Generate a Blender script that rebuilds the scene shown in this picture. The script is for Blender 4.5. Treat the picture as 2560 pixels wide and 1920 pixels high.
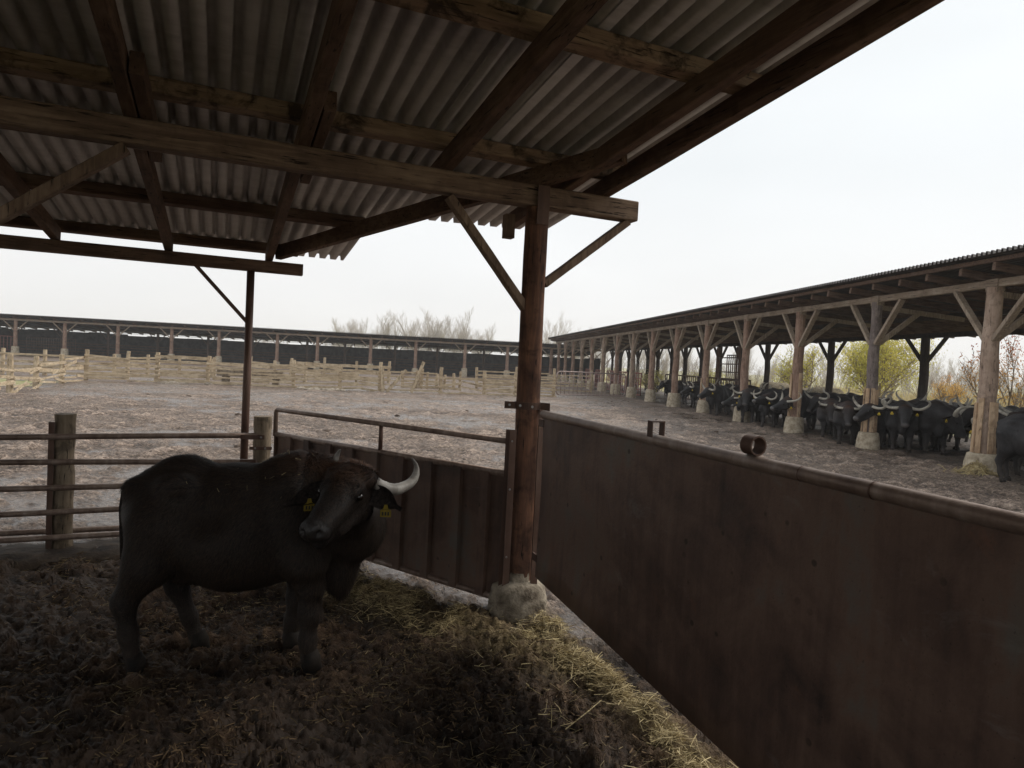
import bpy, math, random
import numpy as np
from mathutils import Vector, Matrix

# ------------------------------------------------------------------ scene, camera, light
for o in list(bpy.data.objects): bpy.data.objects.remove(o)
S = bpy.context.scene
COL = S.collection
R = math.radians
EYE = 1.8
PITCH, ROLL, FPX = R(1.94885), R(2.9046), 1675.41
cam_data = bpy.data.cameras.new("camera"); cam = bpy.data.objects.new("camera", cam_data); COL.objects.link(cam)
cam_data.sensor_width = 36; cam_data.lens = FPX / 2560 * 36; cam_data.clip_end = 3000; cam_data.clip_start = .05
fw = Vector((0, math.cos(PITCH), -math.sin(PITCH))); up0 = Vector((0, math.sin(PITCH), math.cos(PITCH)))
rt = math.cos(ROLL) * Vector((1, 0, 0)) + math.sin(ROLL) * up0; up = -math.sin(ROLL) * Vector((1, 0, 0)) + math.cos(ROLL) * up0
cam.matrix_world = Matrix(((rt.x, up.x, -fw.x, 0), (rt.y, up.y, -fw.y, 0), (rt.z, up.z, -fw.z, EYE), (0, 0, 0, 1)))
S.camera = cam
S.render.resolution_x = 1024; S.render.resolution_y = 768
S.view_settings.view_transform = 'Standard'; S.view_settings.look = 'None'; S.view_settings.gamma = 1
S.view_settings.use_curve_mapping = False
S.view_settings.exposure = 0.50
S.cycles.volume_max_steps = 64
S.cycles.volume_bounces = 1

SUN_EL, SUN_AZ = R(48), R(62)      # azimuth from +Y towards +X
W = bpy.data.worlds.new("World"); S.world = W; W.use_nodes = True
nt = W.node_tree; nt.nodes.clear()
wo = nt.nodes.new('ShaderNodeOutputWorld'); bg = nt.nodes.new('ShaderNodeBackground')
sky = nt.nodes.new('ShaderNodeTexSky'); sky.sky_type = 'NISHITA'; sky.sun_disc = False
sky.sun_elevation = SUN_EL; sky.sun_rotation = SUN_AZ; sky.air_density = 1; sky.dust_density = 5
hs = nt.nodes.new('ShaderNodeHueSaturation'); hs.inputs['Saturation'].default_value = .25
nt.links.new(sky.outputs[0], hs.inputs['Color'])
tc = nt.nodes.new('ShaderNodeTexCoord'); sx = nt.nodes.new('ShaderNodeSeparateXYZ'); nt.links.new(tc.outputs['Generated'], sx.inputs[0])
cr = nt.nodes.new('ShaderNodeValToRGB'); nt.links.new(sx.outputs['Z'], cr.inputs[0])
cl = nt.nodes.new('ShaderNodeTexNoise'); cl.inputs['Scale'].default_value = 1.6; cl.inputs['Detail'].default_value = 3
mp = nt.nodes.new('ShaderNodeMapping'); mp.inputs['Scale'].default_value = (1, 1, 3)
nt.links.new(tc.outputs['Generated'], mp.inputs[0]); nt.links.new(mp.outputs[0], cl.inputs[0])
e = cr.color_ramp.elements
e[0].position = 0; e[0].color = (7.1, 7.0, 6.9, 1); e[1].position = .75; e[1].color = (6.5, 6.85, 7.05, 1)
m_ = cr.color_ramp.elements.new(.28); m_.color = (6.4, 6.65, 6.8, 1)
mm = nt.nodes.new('ShaderNodeMath'); mm.operation = 'MULTIPLY_ADD'; mm.inputs[1].default_value = .28; mm.inputs[2].default_value = .86
nt.links.new(cl.outputs['Fac'], mm.inputs[0])
vm = nt.nodes.new('ShaderNodeVectorMath'); vm.operation = 'SCALE'; nt.links.new(cr.outputs[0], vm.inputs[0]); nt.links.new(mm.outputs[0], vm.inputs['Scale'])
mx = nt.nodes.new('ShaderNodeMix'); mx.data_type = 'RGBA'; mx.clamp_factor = False; mx.inputs[0].default_value = .93
nt.links.new(hs.outputs[0], mx.inputs[6]); nt.links.new(vm.outputs[0], mx.inputs[7])
nt.links.new(mx.outputs[2], bg.inputs[0]); bg.inputs[1].default_value = 0.1
nt.links.new(bg.outputs[0], wo.inputs[0])

sd = bpy.data.lights.new("sun", 'SUN'); sd.energy = 1.5; sd.angle = R(28); sd.color = (1, .95, .87)
sun = bpy.data.objects.new("sun", sd); COL.objects.link(sun)
sun.rotation_euler = Vector((math.sin(SUN_AZ) * math.cos(SUN_EL), math.cos(SUN_AZ) * math.cos(SUN_EL), math.sin(SUN_EL))).to_track_quat('Z', 'Y').to_euler()

# ------------------------------------------------------------------ helpers
rng = np.random.default_rng(7); random.seed(7)

class MB:
    def __init__(s): s.v = []; s.f = []; s.n = 0
    def add(s, v, f):
        v = [tuple(p) for p in v]; b = s.n; s.v += v; s.f += [tuple(i + b for i in q) for q in f]; s.n += len(v); return s
    def box(s, lo, hi):
        x0, y0, z0 = lo; x1, y1, z1 = hi
        return s.add([(x0,y0,z0),(x1,y0,z0),(x1,y1,z0),(x0,y1,z0),(x0,y0,z1),(x1,y0,z1),(x1,y1,z1),(x0,y1,z1)],
                     [(0,3,2,1),(4,5,6,7),(0,1,5,4),(1,2,6,5),(2,3,7,6),(3,0,4,7)])
    def bar(s, a, b, w, h, upv=(0, 0, 1), wob=0, seg=1, c=0.0):
        """rectangular timber from a to b, w across, h along upv, optional wobble"""
        a = Vector(a); b = Vector(b); d = (b - a).normalized(); u = Vector(upv)
        if abs(d.dot(u)) > .98: u = Vector((1, 0, 0))
        r = d.cross(u).normalized(); u = r.cross(d).normalized()
        base = s.n; vs = []; fs = []
        prof = [(-.5,-.5),(.5,-.5),(.5,.5),(-.5,.5)]
        if c > 0:
            k = c / w; l = c / h
            prof = [(-.5+k,-.5),(.5-k,-.5),(.5,-.5+l),(.5,.5-l),(.5-k,.5),(-.5+k,.5),(-.5,.5-l),(-.5,-.5+l)]
        n = len(prof)
        for i in range(seg + 1):
            p = a.lerp(b, i / seg)
            ww = w * (1 + random.uniform(-wob, wob)); hh = h * (1 + random.uniform(-wob, wob))
            if 0 < i < seg: p = p + r * random.uniform(-wob, wob) * w * .4 + u * random.uniform(-wob, wob) * h * .6
            for px, py in prof: vs.append(p + r * px * ww + u * py * hh)
        for i in range(seg):
            for j in range(n):
                k2 = (j + 1) % n
                fs.append((i*n+j, i*n+k2, (i+1)*n+k2, (i+1)*n+j))
        fs.append(tuple(range(n))[::-1]); fs.append(tuple(seg*n + j for j in range(n)))
        return s.add(vs, fs)
    def tube(s, pts, rad, n=8, cap=True, wob=0, sq=1.0):
        pts = [Vector(p) for p in pts]; m = len(pts)
        if not hasattr(rad, '__len__'): rad = [rad] * m
        d0 = (pts[1] - pts[0]).normalized(); ref = Vector((0, 0, 1)) if abs(d0.z) < .9 else Vector((1, 0, 0))
        r = d0.cross(ref).normalized(); vs = []; fs = []
        for i, p in enumerate(pts):
            d = (pts[min(i+1, m-1)] - pts[max(i-1, 0)]).normalized()
            r = (r - d * r.dot(d)).normalized(); u = d.cross(r)
            for j in range(n):
                t = 2 * math.pi * j / n; q = rad[i] * (1 + random.uniform(-wob, wob))
                vs.append(p + r * math.cos(t) * q + u * math.sin(t) * q * sq)
        for i in range(m - 1):
            for j in range(n):
                k = (j + 1) % n; fs.append((i*n+j, i*n+k, (i+1)*n+k, (i+1)*n+j))
        if cap: fs.append(tuple(range(n))[::-1]); fs.append(tuple((m-1)*n + j for j in range(n)))
        return s.add(vs, fs)
    def build(s, name, mat, parent=None, smooth=False, auto=None):
        me = bpy.data.meshes.new(name); me.from_pydata(s.v, [], s.f); me.update()
        return link(name, me, mat, parent, smooth, auto)

def link(name, me, mat, parent=None, smooth=False, auto=None):
    if mat: me.materials.append(mat)
    if smooth: me.polygons.foreach_set('use_smooth', [True] * len(me.polygons))
    o = bpy.data.objects.new(name, me); COL.objects.link(o)
    if parent: o.parent = parent
    if auto:
        me.polygons.foreach_set('use_smooth', [True] * len(me.polygons))
        me.set_sharp_from_angle(angle=R(auto))
    return o

def np_mesh(name, v, f, mat, parent=None, smooth=False, attrs=None):
    v = np.asarray(v, np.float32); f = np.asarray(f, np.int32); k = f.shape[1]
    me = bpy.data.meshes.new(name)
    me.vertices.add(len(v)); me.vertices.foreach_set('co', v.ravel())
    me.loops.add(f.size); me.loops.foreach_set('vertex_index', f.ravel())
    me.polygons.add(len(f)); me.polygons.foreach_set('loop_start', np.arange(0, f.size, k, dtype=np.int32))
    me.polygons.foreach_set('loop_total', np.full(len(f), k, np.int32))
    if attrs:
        for an, av in attrs.items():
            a = me.attributes.new(an, 'FLOAT_COLOR', 'POINT')
            c = np.ones((len(v), 4), np.float32); c[:, :av.shape[1]] = av; a.data.foreach_set('color', c.ravel())
    me.update(calc_edges=True); me.validate()
    return link(name, me, mat, parent, smooth)

def tag(o, label=None, cat=None, group=None, kind=None):
    if label: o['label'] = label
    if cat: o['category'] = cat
    if group: o['group'] = group
    if kind: o['kind'] = kind
    return o
def empty(name, loc=(0, 0, 0), rz=0, label=None, cat=None, group=None):
    o = bpy.data.objects.new(name, None); COL.objects.link(o); o.location = loc; o.rotation_euler = (0, 0, rz); o.empty_display_size = .1
    return tag(o, label, cat, group)
def copy_tree(o, parent=None):
    c = o.copy(); COL.objects.link(c); c.parent = parent
    for ch in [x for x in bpy.data.objects if x.parent == o]: copy_tree(ch, c)
    return c

# ------------------------------------------------------------------ numpy noise
_P = np.random.default_rng(3).random((256, 256)).astype(np.float32)
def vnoise(x, y):
    xi = np.floor(x).astype(int); yi = np.floor(y).astype(int); fx = x - xi; fy = y - yi
    fx = fx*fx*fx*(fx*(fx*6-15)+10); fy = fy*fy*fy*(fy*(fy*6-15)+10)
    a = _P[xi & 255, yi & 255]; b = _P[(xi+1) & 255, yi & 255]; c = _P[xi & 255, (yi+1) & 255]; d = _P[(xi+1) & 255, (yi+1) & 255]
    return (a*(1-fx)+b*fx)*(1-fy)+(c*(1-fx)+d*fx)*fy
def fbm(x, y, o=4, g=.5, l=2.03):
    s = 0; a = 1; t = 0
    for i in range(o):
        s = s + a * vnoise(x + 17.3*i, y - 9.1*i); t += a; a *= g; x, y = (x*.8 - y*.6) * l, (x*.6 + y*.8) * l
    return s / t
def ridge(x, y, o=3):
    s = 0; a = 1; t = 0
    for i in range(o):
        s = s + a * (1 - np.abs(2*vnoise(x + 31.7*i, y + 11.9*i) - 1)); t += a; a *= .5; x, y = (x*.8 - y*.6)*2.1, (x*.6 + y*.8)*2.1
    return s / t

# ------------------------------------------------------------------ materials
class NM:
    def __init__(s, name):
        s.m = bpy.data.materials.new(name); s.m.use_nodes = True; s.t = s.m.node_tree; s.b = s.t.nodes['Principled BSDF']
        s.tc = s.t.nodes.new('ShaderNodeTexCoord'); s.oi = None
    def nd(s, k, **kw):
        n = s.t.nodes.new(k)
        for a, b in kw.items(): setattr(n, a, b)
        return n
    def L(s, a, b): s.t.links.new(a, b)
    def coord(s, scale=(1, 1, 1), which='Object', rnd=False, rot=(0, 0, 0)):
        mpn = s.nd('ShaderNodeMapping'); mpn.inputs['Scale'].default_value = scale; mpn.inputs['Rotation'].default_value = rot
        s.L(s.tc.outputs[which], mpn.inputs[0])
        if rnd:
            oi = s.nd('ShaderNodeObjectInfo'); v = s.nd('ShaderNodeVectorMath', operation='SCALE'); v.inputs[0].default_value = (37, 19, 53)
            s.L(oi.outputs['Random'], v.inputs['Scale']); s.L(v.outputs[0], mpn.inputs['Location'])
        return mpn.outputs[0]
    def noise(s, co, sc, det=5, rough=.55, dist=0):
        n = s.nd('ShaderNodeTexNoise'); n.inputs['Scale'].default_value = sc; n.inputs['Detail'].default_value = det
        n.inputs['Roughness'].default_value = rough; n.inputs['Distortion'].default_value = dist
        s.L(co, n.inputs['Vector']); return n.outputs['Fac']
    def vor(s, co, sc, feature='F1', out='Distance'):
        n = s.nd('ShaderNodeTexVoronoi'); n.feature = feature; n.inputs['Scale'].default_value = sc; s.L(co, n.inputs['Vector']); return n.outputs[out]
    def ramp(s, f, st):
        n = s.nd('ShaderNodeValToRGB'); s.L(f, n.inputs[0]); el = n.color_ramp.elements
        while len(el) < len(st): el.new(.5)
        for q, (p, c) in zip(el, st): q.position = p; q.color = (c, c, c, 1) if not hasattr(c, '__len__') else (*c, 1)
        return n.outputs[0]
    def mix(s, f, a, b, mode='MIX'):
        n = s.nd('ShaderNodeMix', data_type='RGBA'); n.blend_type = mode
        for i, x in ((0, f), (6, a), (7, b)):
            if hasattr(x, 'is_output') or isinstance(x, bpy.types.NodeSocket): s.L(x, n.inputs[i])
            elif i == 0: n.inputs[0].default_value = x
            else: n.inputs[i].default_value = (*x, 1)
        return n.outputs[2]
    def math(s, op, a, b=None, c=None):
        n = s.nd('ShaderNodeMath', operation=op)
        for i, x in enumerate((a, b, c)):
            if x is None: continue
            if isinstance(x, bpy.types.NodeSocket): s.L(x, n.inputs[i])
            else: n.inputs[i].default_value = x
        return n.outputs[0]
    def set(s, **kw):
        for k, v in kw.items():
            k = {'base': 'Base Color', 'rough': 'Roughness', 'metal': 'Metallic', 'spec': 'Specular IOR Level', 'sheen': 'Sheen Weight', 'trans': 'Transmission Weight'}[k]
            if isinstance(v, bpy.types.NodeSocket): s.L(v, s.b.inputs[k])
            elif hasattr(v, '__len__'): s.b.inputs[k].default_value = (*v, 1)
            else: s.b.inputs[k].default_value = v
        return s
    def bump(s, h, st=.5, d=.02):
        n = s.nd('ShaderNodeBump'); n.inputs['Strength'].default_value = st; n.inputs['Distance'].default_value = d
        s.L(h, n.inputs['Height']); s.L(n.outputs[0], s.b.inputs['Normal']); return s
    def attr(s, name):
        n = s.nd('ShaderNodeAttribute'); n.attribute_name = name
        sp = s.nd('ShaderNodeSeparateColor'); s.L(n.outputs['Color'], sp.inputs[0]); return sp.outputs

def wood_mat(name, dark, mid, light, scale=(1, 1, 1), grain=(28, 28, 2.2), blotch=0.0, rough=.85):
    """grain runs along the object's z unless the mapping says otherwise"""
    m = NM(name); co = m.coord(grain, rnd=True); c1 = m.coord((1, 1, 1), rnd=True)
    g = m.noise(co, 1.0, 8, .65, .6); big = m.noise(c1, 2.3, 4, .6)
    f = m.math('ADD', m.math('MULTIPLY', g, .65), m.math('MULTIPLY', big, .45))
    col = m.ramp(f, [(.32, dark), (.52, mid), (.74, light)])
    cracks = m.ramp(m.noise(m.coord(tuple(q*1.8 for q in grain), rnd=True), 1.3, 4, .6, .3), [(.33, 0.0), (.40, 1.0)])
    col = m.mix(cracks, tuple(q*.35 for q in dark), col)
    if blotch:
        bl = m.ramp(m.noise(c1, 5.5, 5, .65, .4), [(.5, 0.0), (.62, 1.0)])
        col = m.mix(m.math('MULTIPLY', bl, blotch), col, tuple(q*.25 for q in dark))
    m.set(base=col, rough=rough, spec=.25); m.bump(m.math('ADD', g, cracks), .5, .006); return m.m

def rust_mat(name, a, b, c, rough=.6, metal=.25, sc=1.0):
    m = NM(name); co = m.coord((sc, sc, sc), rnd=True); st = m.coord((9*sc, 9*sc, .9*sc), rnd=True)
    n1 = m.noise(co, 1.6, 7, .62, .5); n2 = m.noise(st, 1.2, 6, .6, .2); n3 = m.noise(co, 60, 3, .6)
    f = m.math('ADD', m.math('MULTIPLY', n1, .6), m.math('MULTIPLY', n2, .4))
    col = m.ramp(f, [(.36, a), (.5, b), (.64, c)])
    scr = m.ramp(m.noise(m.coord((3, 3, 14), rnd=True, rot=(.3, .2, .5)), 4, 6, .75, 1.2), [(.66, 0.0), (.74, 1.0)])
    col = m.mix(m.math('MULTIPLY', scr, .35), col, tuple(min(q*2.4, .4) for q in c))
    m.set(base=col, rough=m.math('MULTIPLY_ADD', n1, .35, rough-.17), metal=metal, spec=.35); m.bump(m.math('ADD', n3, n1), .3, .004); return m.m

M_old = wood_mat('aged_brown_timber', (.05, .028, .019), (.12, .07, .047), (.23, .145, .10), grain=(26, 26, 26), blotch=.35)
def grain_mat(name, cols, axis, blotch=.3, k=26):
    g = [k, k, k]; g[axis] = 2.0
    return wood_mat(name, *cols, grain=tuple(g), blotch=blotch)
C_shed = ((.045, .025, .017), (.11, .064, .044), (.21, .135, .092))
C_beam = ((.06, .036, .025), (.145, .094, .064), (.29, .205, .145))
C_grey = ((.15, .11, .082), (.29, .225, .17), (.46, .38, .30))
C_purl = ((.075, .045, .03), (.22, .145, .095), (.40, .29, .20))
C_post = ((.03, .017, .012), (.105, .052, .034), (.27, .135, .08))
C_plank = ((.17, .12, .075), (.46, .355, .235), (.70, .58, .42))
C_redp = ((.12, .07, .05), (.27, .17, .125), (.42, .30, .23))
M_shed_x = grain_mat('dark_stained_timber_along_x', C_shed, 0)
M_shed_z = grain_mat('dark_stained_timber_along_z', C_shed, 2)
M_beam_x = grain_mat('weathered_beam_timber', C_beam, 0, .25)
M_purl_x = grain_mat('mottled_purlin_timber', C_purl, 0, .85)
M_brace = grain_mat('weathered_brace_timber', C_beam, 2, .2)
M_grey_z = grain_mat('grey_timber_along_z', C_grey, 2, .15)
M_grey_x = grain_mat('grey_timber_along_x', C_grey, 0, .15)
M_post = grain_mat('red_brown_round_post', C_post, 2, .5, 20)
M_redp = grain_mat('reddish_barn_post', C_redp, 2, .2, 16)
M_plank = grain_mat('pale_fence_plank', C_plank, 0, .2, 18)
M_plankz = grain_mat('pale_fence_post', C_plank, 2, .3, 18)
M_stub = grain_mat('split_grey_post', ((.07, .05, .033), (.19, .145, .10), (.34, .27, .195)), 2, .5, 22)
M_dark = grain_mat('near_black_timber', ((.018, .014, .012), (.04, .03, .026), (.075, .058, .05)), 2, .2)  # near-black brown tone of rear beams, posts and boards
M_rust = rust_mat('dark_rusty_steel', (.05, .027, .019), (.095, .052, .036), (.16, .10, .075))
M_pipe = rust_mat('worn_brown_pipe', (.13, .085, .065), (.23, .165, .13), (.36, .29, .245), .5, .35, 2)
def plate_mat():
    m = NM('rusty_sheet_plate'); co = m.coord(rnd=True); n = m.noise(co, 1.3, 6, .6, .9); n2 = m.noise(co, 4.5, 7, .65, .6); st = m.noise(m.coord((14, 14, 1.0), rnd=True), 1.0, 6, .6, .3); fi = m.noise(co, 70, 4, .7)
    f = m.math('ADD', m.math('ADD', m.math('MULTIPLY', n, .5), m.math('MULTIPLY', n2, .3)), m.math('MULTIPLY', st, .2))
    col = m.ramp(f, [(.38, (.045, .029, .024)), (.47, (.100, .060, .045)), (.54, (.145, .090, .066)), (.62, (.13, .108, .09))])
    rust = m.ramp(m.noise(co, 2.4, 8, .7, 1.4), [(.60, 0.0), (.72, .35)]); col = m.mix(rust, col, (.22, .085, .04))
    dust = m.ramp(m.noise(m.coord((1.2, 1.2, 2.5), rnd=True, rot=(.2, .5, .1)), 1.4, 7, .7, .8), [(.60, 0.0), (.78, .55)]); col = m.mix(dust, col, (.26, .24, .22))
    scr = m.ramp(m.noise(m.coord((40, 40, 2.2), rnd=True), 1.0, 5, .75, .4), [(.70, 0.0), (.735, .5)]); col = m.mix(scr, col, (.26, .18, .14))
    pit = m.ramp(fi, [(.30, .55), (.36, 0.0)]); col = m.mix(pit, col, (.02, .012, .01))
    spl = m.ramp(m.vor(co, 9), [(.10, .8), (.14, 0.0)]); msk = m.ramp(m.noise(co, 1.9, 3), [(.52, 0.0), (.6, 1.0)]); col = m.mix(m.math('MULTIPLY', spl, msk), col, (.035, .022, .015))
    m.set(base=col, rough=m.math('MULTIPLY_ADD', n2, .4, .38), metal=.15, spec=.35); m.bump(m.math('ADD', m.math('MULTIPLY', fi, .6), m.math('ADD', n2, m.math('MULTIPLY', n, 2.5))), .3, .008); return m.m
M_plate = plate_mat()
M_redsteel = rust_mat('red_oxide_steel', (.17, .06, .05), (.27, .115, .095), (.36, .2, .165), .6, .1, 2)
def M_sheet_():
    m = NM('old_galvanised_sheet'); co = m.coord(rnd=True)
    n = m.noise(co, 1.1, 6, .6, .4); n2 = m.noise(m.coord((2, 12, 2), rnd=True), 1, 6, .65, .3); sp = m.noise(co, 45, 3, .6)
    # sheets 0.86 m wide differ a little in tone
    sxx = m.nd('ShaderNodeSeparateXYZ'); m.L(m.tc.outputs['Object'], sxx.inputs[0])
    cell = m.math('FLOOR', m.math('DIVIDE', sxx.outputs['X'], .86)); cellv = m.math('FLOOR', m.math('DIVIDE', sxx.outputs['Y'], 2.4))
    wn = m.nd('ShaderNodeTexWhiteNoise'); cx = m.nd('ShaderNodeCombineXYZ'); m.L(cell, cx.inputs[0]); m.L(cellv, cx.inputs[1]); m.L(cx.outputs[0], wn.inputs['Vector'])
    col = m.ramp(m.math('ADD', m.math('MULTIPLY', n, .55), m.math('MULTIPLY', n2, .45)), [(.3, (.35, .325, .31)), (.5, (.58, .555, .54)), (.7, (.74, .715, .70))])
    col = m.mix(m.math('MULTIPLY', wn.outputs['Value'], .35), col, (.20, .165, .15))
    m.set(base=col, rough=m.math('MULTIPLY_ADD', n2, .3, .38), metal=.08, spec=.45); m.bump(m.math('ADD', n, sp), .15, .004); return m.m
M_sheet = M_sheet_()
def simple(name, c1, c2, sc=6, rough=.8, bump=.3, d=.01, spec=.3, metal=0, det=6):
    m = NM(name); co = m.coord(rnd=True); n = m.noise(co, sc, det, .62, .2)
    m.set(base=m.ramp(n, [(.35, c1), (.65, c2)]), rough=rough, spec=spec, metal=metal); m.bump(n, bump, d); return m.m
M_darksheet = simple('dark_weathered_roof_sheet', (.035, .03, .03), (.09, .08, .078), 3, .75, .1)
M_roofedge = simple('grey_roof_sheet', (.13, .125, .12), (.22, .21, .20), 3, .6, .1)
M_conc = simple('rough_concrete', (.27, .215, .15), (.54, .46, .35), 9, .92, .9, .03)
M_concn = simple('dirty_straw_crusted_concrete', (.07, .052, .036), (.40, .34, .26), 7, .95, 1.0, .05)
M_bolt = simple('worn_bolt_steel', (.25, .24, .23), (.45, .43, .41), 30, .4, .1, metal=.6)
M_kerb = simple('muddy_kerb', (.018, .012, .008), (.065, .045, .03), 7, .85, .8, .04)
M_hay = simple('dry_hay', (.26, .20, .10), (.55, .45, .26), 25, .95, .8, .04); M_bale = simple('old_grey_bale', (.13, .105, .07), (.34, .28, .19), 16, .95, 1.0, .08)
M_bark = simple('grey_bark', (.11, .09, .075), (.22, .19, .165), 12, .9, .3)
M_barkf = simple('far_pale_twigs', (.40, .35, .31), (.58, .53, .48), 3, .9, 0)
M_scrub = simple('brown_scrub_twigs', (.17, .125, .09), (.30, .235, .17), 3, .9, 0)
M_lump = simple('dung_lump', (.03, .02, .014), (.13, .09, .065), 14, .8, 1.0, .04)
M_stone = simple('pale_rubble', (.15, .12, .09), (.36, .31, .25), 8, .9, .5)

# ------------------------------------------------------------------ layout frames
class Frame:
    """a: bearing of the u axis (degrees from +Y towards +X); v axis is given too"""
    def __init__(s, o, au, av):
        s.o = np.array(o[:2], float); s.u = np.array([math.sin(R(au)), math.cos(R(au))]); s.v = np.array([math.sin(R(av)), math.cos(R(av))])
    def p(s, u, v, z): q = s.o + s.u * u + s.v * v; return (q[0], q[1], z)
    def inv(s, x, y): d = np.array([x, y]) - s.o; return float(d @ s.u), float(d @ s.v)
SH = Frame((.12, 4.78), 66.45, -23.55)      # our open shed: u along the beams, v away down the roof slope
SHROT = R(90 - 66.45)
SLOPE = .11
RB = Frame((9.752, 13.754), -5.7875, 84.2125)  # right barn: u along the post row (away), v into the barn
RBROT = R(90 + 5.7875)
LB = Frame((-46.14, 62.09), 82.756, -7.244)     # far left barn
LBROT = R(90 - 82.756)

# ------------------------------------------------------------------ ground
def ground():
    rs = [.35]
    while rs[-1] < 900:
        r = rs[-1]; rs.append(r + (max(.017, .0042*r) if r < 34 else .02*r))
    rs = np.array(rs)
    # angular samples: dense in front, coarse behind
    a = np.concatenate([np.arange(-46, 46.01, .17), np.arange(49, 314, 5)]); a = np.radians(a); nA = len(a)
    X = rs[:, None] * np.sin(a)[None]; Y = rs[:, None] * np.cos(a)[None]
    u = (X - SH.o[0])*SH.u[0] + (Y - SH.o[1])*SH.u[1]; v = (X - SH.o[0])*SH.v[0] + (Y - SH.o[1])*SH.v[1]
    # distance past the pen's outline: rail fence line v=2.45, left gate, right gate
    gl = ((X-.02)*math.cos(R(-54.5)) - (Y-4.72)*math.sin(R(-54.5)))   # >0 beyond the left gate (towards the yard)
    gr = ((X-.215)*math.cos(R(-21)) - (Y-4.43)*math.sin(R(-21)))  # >0 right of the right gate
    out = np.maximum.reduce([v - 2.42, gl, gr - .75*(Y < 4.35)])
    pen = 1 / (1 + np.exp(np.clip((out - .08 + .12*(fbm(X*3, Y*3)-.5)) * 14, -30, 30)))
    bu = (X - RB.o[0])*RB.u[0] + (Y - RB.o[1])*RB.u[1]; bv = (X - RB.o[0])*RB.v[0] + (Y - RB.o[1])*RB.v[1]
    lu = (X - LB.o[0])*LB.u[0] + (Y - LB.o[1])*LB.u[1]; lv = (X - LB.o[0])*LB.v[0] + (Y - LB.o[1])*LB.v[1]
    grass = np.clip((bv - 6.0 + 1.5*(fbm(X*.3, Y*.3)-.5)) / 1.2, 0, 1)
    grass = np.maximum(grass, np.clip((lv - 9) / 1.0, 0, 1)); grass = np.maximum(grass, np.clip((-Y - 5)/2, 0, 1))
    # strip of grass and litter behind the near wooden fence on the left
    fx = -18.74 + (Y - 29.4) * (-15.5 + 18.74) / (20.36 - 29.4)
    dl = fx - X
    grass = np.maximum(grass, np.clip(dl/.5 - .8, 0, 1) * (Y > 17) * (Y < 28) * (fbm(X*.8+5, Y*.8) > .46) * (dl < 9))
    far = (rs > 60)[:, None]
    fade = np.clip(1 - (rs - 24) / 20, 0, 1)[:, None]
    lum = fbm(X*8.2, Y*8.2, 4, .62); rd = ridge(X*11+3*lum, Y*11, 3); mid = fbm(X*1.3, Y*1.3, 3); fine = fbm(X*19, Y*19, 3, .6)
    clod = np.maximum(0, fbm(X*3.1+40, Y*3.1, 2) - .62)
    fine2 = fbm(X*41, Y*41, 2, .6)*np.clip(1.3-rs/9, 0, 1)[:, None]; hy = (lum-.5)*.07 + fine2*.016 + (rd-.6)*.035 + (mid-.5)*.07 + (fine-.5)*.026 + clod*.22
    hoof = vnoise(X*9+7, Y*9+3); hy -= .035*np.clip(hoof-.68, 0, 1)/.3
    f3 = fbm(X*11+7, Y*11, 5, .72); hp = (lum-.5)*.05 + (rd-.6)*.012 + (mid-.5)*.10 + (f3-.5)*.11 + np.maximum(0, fbm(X*6.3+2, Y*6.3, 3, .6)-.52)*.16 + fine2*.04 - .045
    flat = 1 - grass
    H = (hy*(1-pen) + hp*pen) * fade * flat + grass*(fbm(X*.15, Y*.15)-.5)*.25*np.clip((900-rs)/400, .2, 1)[:, None]
    # straw litter heaped along both gates
    st = np.exp(-((gr - .13)/.11)**2) * (gr < .6) * np.clip((u*0+Y-.2)/.4, 0, 1) * (Y < 4.9)
    st = np.maximum(st, 1.0*np.exp(-((gl + .36)/.22)**2) * (X < .4) * (X > -1.75) * (gl < .25))
    H += st * .06 * (.5 + lum)
    H -= .03*(out > .1)*(1-grass)*fade*0
    wet = np.clip((fbm(X*.55+9, Y*.55, 4) - .44 + .10*np.clip((14-rs[:, None])/6, 0, 1))*5, 0, 1) * (1-grass)
    wet = np.maximum(wet, np.clip(1.6 - np.abs(out-.55)*1.3, 0, 1)*(out > 0.02)*(rs < 12)[:, None]*(gr < -.1))
    wp = np.clip(wet, 0, 1)*(1-pen)*fade; H = H*(1-wp) + np.maximum(H, -.004 + .003*(fine-.5))*wp
    low = np.clip((.004 - H)/.012, 0, 1)
    zone = np.stack([pen, grass, wet*(.25+.75*low)], -1).reshape(-1, 3)
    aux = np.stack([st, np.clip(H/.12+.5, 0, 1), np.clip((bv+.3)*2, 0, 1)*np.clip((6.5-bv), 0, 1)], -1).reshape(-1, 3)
    V = np.stack([X, Y, H], -1).reshape(-1, 3)
    nR = len(rs); i = np.arange(nR-1)[:, None]*nA; j = np.arange(nA)[None]; j2 = (j+1) % nA
    Fc = np.stack([i+j, i+j2, i+nA+j2, i+nA+j], -1).reshape(-1, 4)[:, ::-1]
    # centre patch under the camera
    m = NM('trampled_mud'); z = m.attr('zone'); x = m.attr('aux'); co = m.coord()
    n1 = m.noise(co, 3.2, 8, .65, .5); n2 = m.noise(co, 22, 6, .65, .4); n3 = m.noise(co, .35, 4, .6)
    f = m.math('ADD', m.math('MULTIPLY', n2, .45), m.math('MULTIPLY', n1, .3)); f = m.math('ADD', f, m.math('MULTIPLY', x[1], .28))
    st1 = m.noise(m.coord((1, 1.5, 1)), 9, 8, .78, .8); f2 = m.math('ADD', m.math('MULTIPLY', f, .6), m.math('MULTIPLY', st1, .4))
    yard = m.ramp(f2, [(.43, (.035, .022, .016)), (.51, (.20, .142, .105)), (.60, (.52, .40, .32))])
    yard = m.mix(m.ramp(n3, [(.4, 0.0), (.65, .40)]), yard, (.20, .15, .108))
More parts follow.
